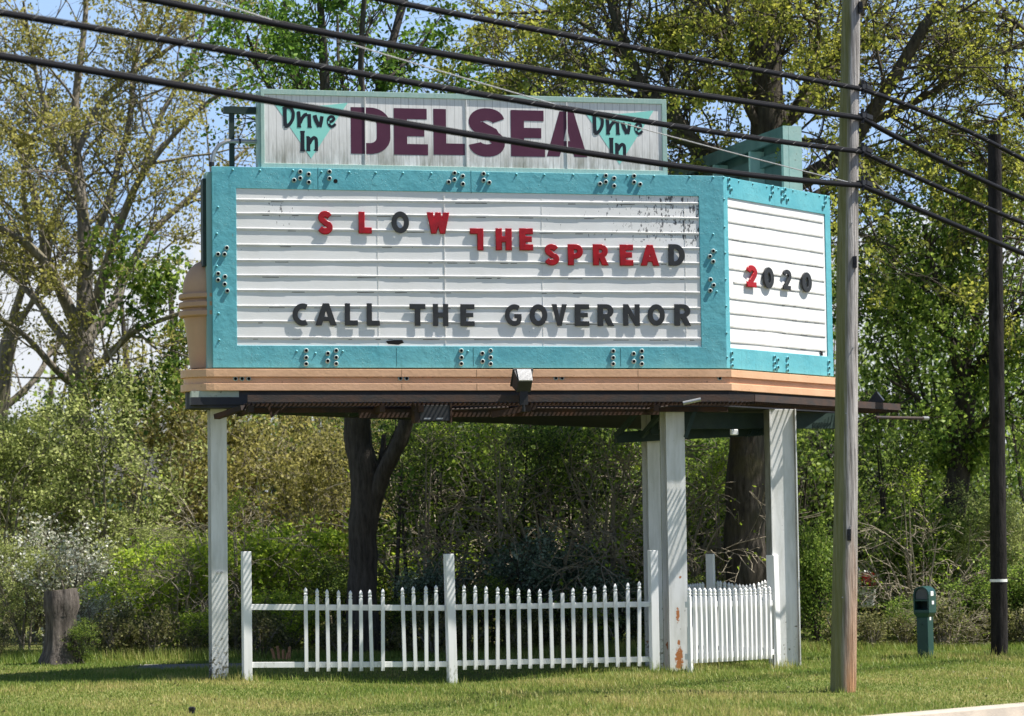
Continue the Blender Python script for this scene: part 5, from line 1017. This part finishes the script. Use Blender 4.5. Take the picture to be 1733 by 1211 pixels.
def plant(kind, name, px, py_top, Y, label, cat, group=None, wide=1.0):
    wood, lm, h, parts = KIND[kind]; top = at(px, py_top, Y); b = Vector((top.x, top.y, 0)); s = max(.1, top.z) / h
    o = empty(name, b, random.uniform(0, 6.28), label, cat, group); o.scale = (s * wide, s * wide, s)
    a = obj(parts[0], wood, None, o)
    if lm: obj(parts[1], lm, None, o)
    return o
PL = [
 ('olive', 'leafy_shrub', -15, 700, 43, 'pale grey-green shrub at the very left picture edge', 'shrub', None, 1.0), ('olive', 'leafy_shrub', 50, 705, 45, 'tall pale grey-green shrub left of the budding trunk', 'shrub', None, 1.0),
 ('olive', 'leafy_shrub', 185, 690, 44, 'tall pale grey-green shrub just right of the budding trunk', 'shrub', None, 1.1), ('olive', 'leafy_shrub', 270, 900, 42, 'lower pale green shrub under the budding tree', 'shrub', None, 1.0),
 ('olive', 'leafy_shrub', 40, 930, 40.5, 'low pale green shrub behind the stump on its left', 'shrub', None, 1.2),
 ('tan', 'catkin_tree', 300, 640, 47, 'tan-leaved small tree left of the first white leg', 'tree', None, 1.0), ('tan', 'catkin_tree', 410, 640, 48, 'tan-leaved small tree just right of the first white leg', 'tree', None, 1.1), ('tan', 'catkin_tree', 505, 690, 46, 'tan-leaved tree left of the forked maple trunk', 'tree', None, 1.0),
 ('tan', 'catkin_tree', 350, 690, 53, 'distant tan-leaved tree behind the first white leg', 'tree', None, 1.1), ('tan', 'catkin_tree', 560, 740, 44, 'brownish small tree close behind the maple trunk', 'tree', None, .9), ('tan', 'catkin_tree', 0, 760, 50, 'distant brownish tree at the left edge', 'tree', None, 1.2),
 ('white', 'blossoming_shrub', 85, 895, 41, 'larger white-blossomed shrub above the stump', 'shrub', None, 1.2), ('white', 'blossoming_shrub', 128, 925, 40, 'white-blossomed shrub right of the stump top', 'shrub', None, 1.2), ('white', 'blossoming_shrub', 165, 1005, 39, 'small low white-blossomed shrub right of the stump', 'shrub', None, 1.3),
 ('bright', 'leafy_shrub', 430, 925, 41, 'lime green bush behind the first fence post', 'shrub', None, 1.2), ('bright', 'leafy_shrub', 525, 905, 42, 'lime green bush left of the maple trunk', 'shrub', None, 1.2), ('bright', 'leafy_shrub', 320, 930, 41.5, 'lime green bush left of the first white leg', 'shrub', None, 1.2), ('bright', 'leafy_shrub', 240, 985, 40, 'low yellow-green bush between stump and leg', 'shrub', None, 1.4), ('bright', 'leafy_shrub', 690, 930, 45, 'far lime green bush seen right of the maple trunk', 'shrub', None, 1.3), ('bright', 'leafy_shrub', 480, 1010, 38.8, 'low dark-footed green bush behind the gap in the pickets', 'shrub', None, 1.4), ('bright', 'leafy_shrub', 350, 1040, 38.5, 'low green bush behind the foot of the first leg', 'shrub', None, 1.5),
 ('dark', 'leafy_shrub', 570, 960, 40, 'dark green bush at the maple foot', 'shrub', None, 1.3), ('dark', 'leafy_shrub', 690, 760, 46, 'dark green undergrowth tree right of the maple', 'shrub', None, 1.2), ('dark', 'leafy_shrub', 790, 700, 46, 'dark green undergrowth tree under the middle of the marquee', 'shrub', None, 1.1), ('dark', 'leafy_shrub', 970, 690, 46, 'dark green undergrowth tree left of the green truss', 'shrub', None, 1.2), 
 ('ivy', 'leafy_shrub', 1075, 880, 41, 'mid green bush left of the rusty leg', 'shrub', None, 1.2), ('dark', 'leafy_shrub', 1160, 720, 46, 'dark bush between the rusty leg and the great trunk', 'shrub', None, 1.1), ('ivy', 'leafy_shrub', 1200, 760, 43, 'sunny green bush left of the great trunk', 'shrub', None, 1.0), ('dark', 'leafy_shrub', 1340, 700, 46, 'dark bush right of the great trunk', 'shrub', None, 1.1),
 ('silver', 'silvery_shrub', 905, 925, 39.5, 'tallest silver-green shrub behind the second fence panel', 'shrub', None, 1.2), ('silver', 'silvery_shrub', 965, 955, 39, 'silver-green shrub right of the tallest silvery one', 'shrub', None, 1.2), ('silver', 'silvery_shrub', 735, 965, 39.5, 'silver-green shrub left of the middle fence post', 'shrub', None, 1.2), ('silver', 'silvery_shrub', 1040, 985, 39, 'low silver-green shrub near the third fence post', 'shrub', None, 1.2),
 ('dark', 'leafy_shrub', 830, 990, 38.5, 'low dark bush right of the middle fence post', 'shrub', None, 1.9), ('dark', 'leafy_shrub', 690, 1015, 38.3, 'low dark bush behind the first fence panel', 'shrub', None, 2.0), ('dark', 'leafy_shrub', 990, 1010, 38.2, 'low dark bush behind the second fence panel', 'shrub', None, 2.0), ('dark', 'leafy_shrub', 1110, 970, 39, 'dark bush behind the rusty leg foot', 'shrub', None, 1.5),
 ('ivy', 'leafy_shrub', 1378, 900, 39, 'ivy-like bush between the right leg and the wooden pole', 'shrub', None, .75), ('ivy', 'leafy_shrub', 1540, 1020, 38.5, 'low green bush left of the newspaper box', 'shrub', None, 1.5), ('ivy', 'leafy_shrub', 1655, 985, 38.5, 'green bush between newspaper box and dark pole', 'shrub', None, 1.3),
 ('ivy', 'leafy_shrub', 1735, 950, 38.5, 'green bush right of the dark pole', 'shrub', None, 1.3), ('olive', 'leafy_shrub', 1740, 860, 42, 'pale green bush at the right picture edge', 'shrub', None, 1.0), ('olive', 'leafy_shrub', 1665, 850, 41, 'pale green bush behind the dark pole', 'shrub', None, .9), ('ivy', 'leafy_shrub', 1560, 880, 41, 'green bush above the newspaper box', 'shrub', None, 1.0), ('dark', 'leafy_shrub', 1510, 800, 48, 'dark bush right of the wooden pole', 'shrub', None, 1.0), ('dark', 'leafy_shrub', 1590, 720, 45, 'dark bush behind the ivy-clad trunk', 'shrub', None, 1.2),
 ('dark', 'leafy_shrub', 135, 1055, 36.2, 'small dark bush hugging the right side of the stump', 'shrub', None, 1.4),
 ('tall', 'woodland_tree', 1745, 520, 50, 'leafy woodland tree at the right picture edge', 'tree', None, .9), ('tall', 'woodland_tree', 1380, 420, 52, 'leafy woodland tree behind the right end of the marquee', 'tree', None, .9),
 ('tall', 'woodland_tree', 930, 640, 56, 'woodland tree hidden behind the middle of the marquee', 'tree', None, 1.2), ('tall', 'woodland_tree', 760, 620, 58, 'woodland tree behind the first panel of the marquee', 'tree', None, 1.2), ('tall', 'woodland_tree', 1120, 560, 56, 'woodland tree behind the truss end of the marquee', 'tree', None, 1.2), ('tall', 'woodland_tree', 560, 660, 60, 'far woodland tree left of the maple', 'tree', None, 1.2),
 ('brush', 'bare_brush', 930, 820, 40, 'low pale bare brush behind the silvery shrubs', 'shrub', None, 1.2), ('brush', 'bare_brush', 1120, 820, 40.2, 'bare arching brush right behind the rusty leg', 'shrub', None, 1.1), ('brush', 'bare_brush', 740, 800, 42, 'arching bare brush right of the maple trunk', 'shrub', None, 1.1), ('brush', 'bare_brush', 1010, 760, 41, 'pale bare brush left of the rusty leg', 'shrub', None, 1.1), ('brush', 'bare_brush', 380, 880, 41, 'bare twiggy brush beside the first white leg', 'shrub', None, 1.2), ('brush', 'bare_brush', 1190, 880, 40.5, 'bare brush between the rusty leg and the great trunk', 'shrub', None, 1.0), ('brush', 'bare_brush', 1555, 890, 40, 'bare twiggy brush between the two poles', 'shrub', None, 1.2), ('brush', 'bare_brush', 1610, 1010, 37.6, 'low grey brush right of the newspaper box', 'shrub', None, 1.3), ('brush', 'bare_brush', 300, 960, 40, 'thin bare brush between stump and first leg', 'shrub', None, 1.2),
]
for p in PL: plant(*p)
CED = [(650, 690, 50, 'dark evergreen seen right of the maple trunk'), (760, 650, 51, 'dark evergreen behind the first half of the second fence panel'), (870, 650, 50, 'dark evergreen behind the middle floodlight'), (980, 650, 51, 'dark evergreen left of the green truss'), (1085, 650, 50, 'dark evergreen behind the rusty leg'), (1195, 660, 51, 'dark evergreen left of the great trunk'), (1360, 690, 50, 'dark evergreen behind the right leg'), (1480, 760, 51, 'dark evergreen right of the wooden pole'), (1600, 800, 50, 'dark evergreen behind the ivy-clad trunk')]
for px, py, Y, lab in CED: plant('cedar', 'evergreen_tree', px, py, Y, lab, 'tree')
for px, py, Y, lab in [(715, 690, 40.5, 'pale slender sapling in front of the dark wood right of the maple'), (850, 700, 40.2, 'pale sapling with lime leaves under the middle floodlight'), (1030, 730, 40, 'pale sapling with lime leaves left of the rusty leg'), (1215, 760, 40.5, 'pale sapling with lime leaves left of the great trunk'), (1535, 790, 40, 'pale sapling with lime leaves right of the wooden pole'), (400, 830, 40.5, 'pale sapling with lime leaves beside the first fence post')]: plant('pale', 'sapling', px, py, Y, lab, 'sapling')
SAP = [(662, 700, 40.5, 'thin dark sapling nearest the right of the maple trunk'), (690, 690, 41, 'thin sapling second to the right of the maple trunk'), (735, 700, 41.5, 'slim pale-barked sapling left of the middle fence post'), (872, 690, 41, 'leaning thick sapling behind the middle floodlight'), (905, 700, 40.5, 'thin straight sapling right of the middle floodlight'), (958, 690, 41, 'thin sapling left of the green truss'), (1003, 700, 40.6, 'sapling right under the left end of the green truss'), (1185, 760, 42, 'dark sapling between the rusty leg and the great trunk'), (1500, 640, 43, 'crooked sapling under the right walkway end'), (255, 840, 44, 'thin sapling under the budding tree')]
for px, py, Y, lab in SAP: plant('sapling', 'sapling', px, py, Y, lab, 'sapling')
for i in range(46):
    px = random.uniform(-40, 1780); Yw = random.uniform(37.3, 38.6)
    if 1150 < px < 1330: Yw = 38.8
    plant('weed', 'weed_clump', px, (HOR - .0138 * (px - 866)) + (CAMZ - random.uniform(.25, .6)) * FPX / Yw, Yw, 'straw-coloured weed clump along the foot of the bushes', 'weeds', 'weed clumps along the bush edge')
# far wood as one mass
T = Tree(40); R = T.r
for i in range(130):
    Yw = R.uniform(54, 78); px = R.uniform(-150, 1900); q = at(px, 900, Yw); hh = R.uniform(5, 8)
    T.tube(np.array([(q.x, q.y, -.1), (q.x + R.normal(0, .2), q.y, hh * .5), (q.x + R.normal(0, .5), q.y, hh)]), np.array([.12, .09, .03]) * R.uniform(.5, 1.4), 5)
wd = T.wood('far_woodland', MT['bark_b'], None); wd['kind'] = 'stuff'
n = 90000; Yw = R.uniform(53, 80, n); px = R.uniform(-200, 1950, n); X = (px - 866) / FPX * Yw
hmax = np.where(px < 420, 3.2, np.where(px < 1380, 6.0, 6.5)) + 1.3 * np.sin(px * .021) + .8 * np.sin(px * .057 + Yw)
z = R.uniform(0, 1, n) ** 1.1 * np.maximum(hmax, 1.5)
V, Fc, tt = leaf_cloud(R, np.stack([X, Yw, z], 1), .17, np.clip(.5 + .5 * np.sin(px * .03 + Yw * .7) * .7 + R.normal(0, .2, n), 0, 1))
m_ = quads_mesh('far_foliage', V, Fc, tt); obj('far_foliage', m_, MT['l_dark'], None, kind='stuff')

# ------------------------------------------------------------------ grass blades
R = np.random.default_rng(99); n = 260000
Yg = np.sqrt(R.uniform(22.5 ** 2, 38.6 ** 2, n)); Xg = R.uniform(-.205, .205, n) * Yg
d = (Xg - K0.x) * kn.x + (Yg - K0.y) * kn.y; keep = (d < -.01) & ~((Xg > d0.x + .3) & (Xg < d1.x) & (Yg > d0.y + .05) & (Yg < d0.y + 1.3)); Xg, Yg = Xg[keep], Yg[keep]; n = len(Xg)
pat = np.sin(Xg * 1.3 + 1.1 * np.sin(Yg * .9)) + np.sin(Yg * 1.7 + .8 * np.sin(Xg * 2.1)) + .7 * np.sin(Xg * 3.9 + Yg * 2.3)
near = (K0.y + 6 - Yg) * .0; edge = np.exp(-np.abs((Yg - 31.2)) / 1.0)
h = R.uniform(.02, .05, n) * (1 + .25 * pat / 2) + .03 * (R.uniform(0, 1, n) < .03)
h = np.where(Yg > 36.6, h + R.uniform(0, .12, n), h)
h = h * np.clip(1 + .35 * np.sin(Xg * .8 + 2 * np.sin(Yg * .5)) , .5, 1.6)
fl = np.minimum(np.abs(Yg - np.interp(Xg, [PA.x, PB.x, PC.x], [PA.y, PB.y, PC.y])) + 9 * (Xg < PA.x - .2) + 9 * (Xg > PC.x + .1), np.abs((Xg - PD.x) * -math.sin(th2) + (Yg - PD.y) * math.cos(th2)) + 9 * ((Xg < PD.x - .1) | (Xg > PE2.x + .2)))
for q_ in (U0, PA, PB, PC, PE2, Dk0, nb, s0, Vector((L0.x + .15, L0.y + .3, 0))): fl = np.minimum(fl, np.maximum(0, np.hypot(Xg - q_.x, Yg - q_.y) - .12))
h = np.where((fl < .22) & (R.uniform(0, 1, n) < .55), h + R.uniform(.02, .13, n) * (1 - fl / .3), h)
an = R.uniform(0, 6.283, n); w = R.uniform(.004, .008, n); ln = R.normal(0, .45, n) * h
bx, by = np.cos(an) * w, np.sin(an) * w; lx, ly = -np.sin(an) * ln, np.cos(an) * ln
P = np.stack([Xg, Yg, gz(Xg, Yg) - .003], 1)
V = np.stack([P - np.stack([bx, by, 0 * w], 1), P + np.stack([bx, by, 0 * w], 1), P + np.stack([lx, ly, h], 1)], 1).reshape(-1, 3)
tint = np.clip(.42 + .17 * pat + .3 * (np.sin(Xg * 6.1 + 2 * np.sin(Yg * 4.3)) * np.sin(Yg * 5.2 + Xg) > .62) + R.normal(0, .24, n) + .10 * (28.5 - Yg) / 4, 0, 1)
obj('grass', quads_mesh('grass', V, np.arange(3 * n).reshape(-1, 3), np.repeat(tint, 3)), MT['grass'], None, kind='stuff')

n = 900; Yl = np.sqrt(R.uniform(23 ** 2, 36 ** 2, n)); Xl = R.uniform(-.2, .2, n) * Yl
kq = ((Xl - K0.x) * kn.x + (Yl - K0.y) * kn.y) < -.1; Xl, Yl = Xl[kq], Yl[kq]
V, Fc, tt = leaf_cloud(R, np.stack([Xl, Yl, gz(Xl, Yl) + R.uniform(.02, .05, len(Xl))], 1), .035, R.uniform(.2, 1, len(Xl)))
obj('fallen_leaves', quads_mesh('fallen_leaves', V, Fc, tt), MT['l_straw'], None, kind='stuff')
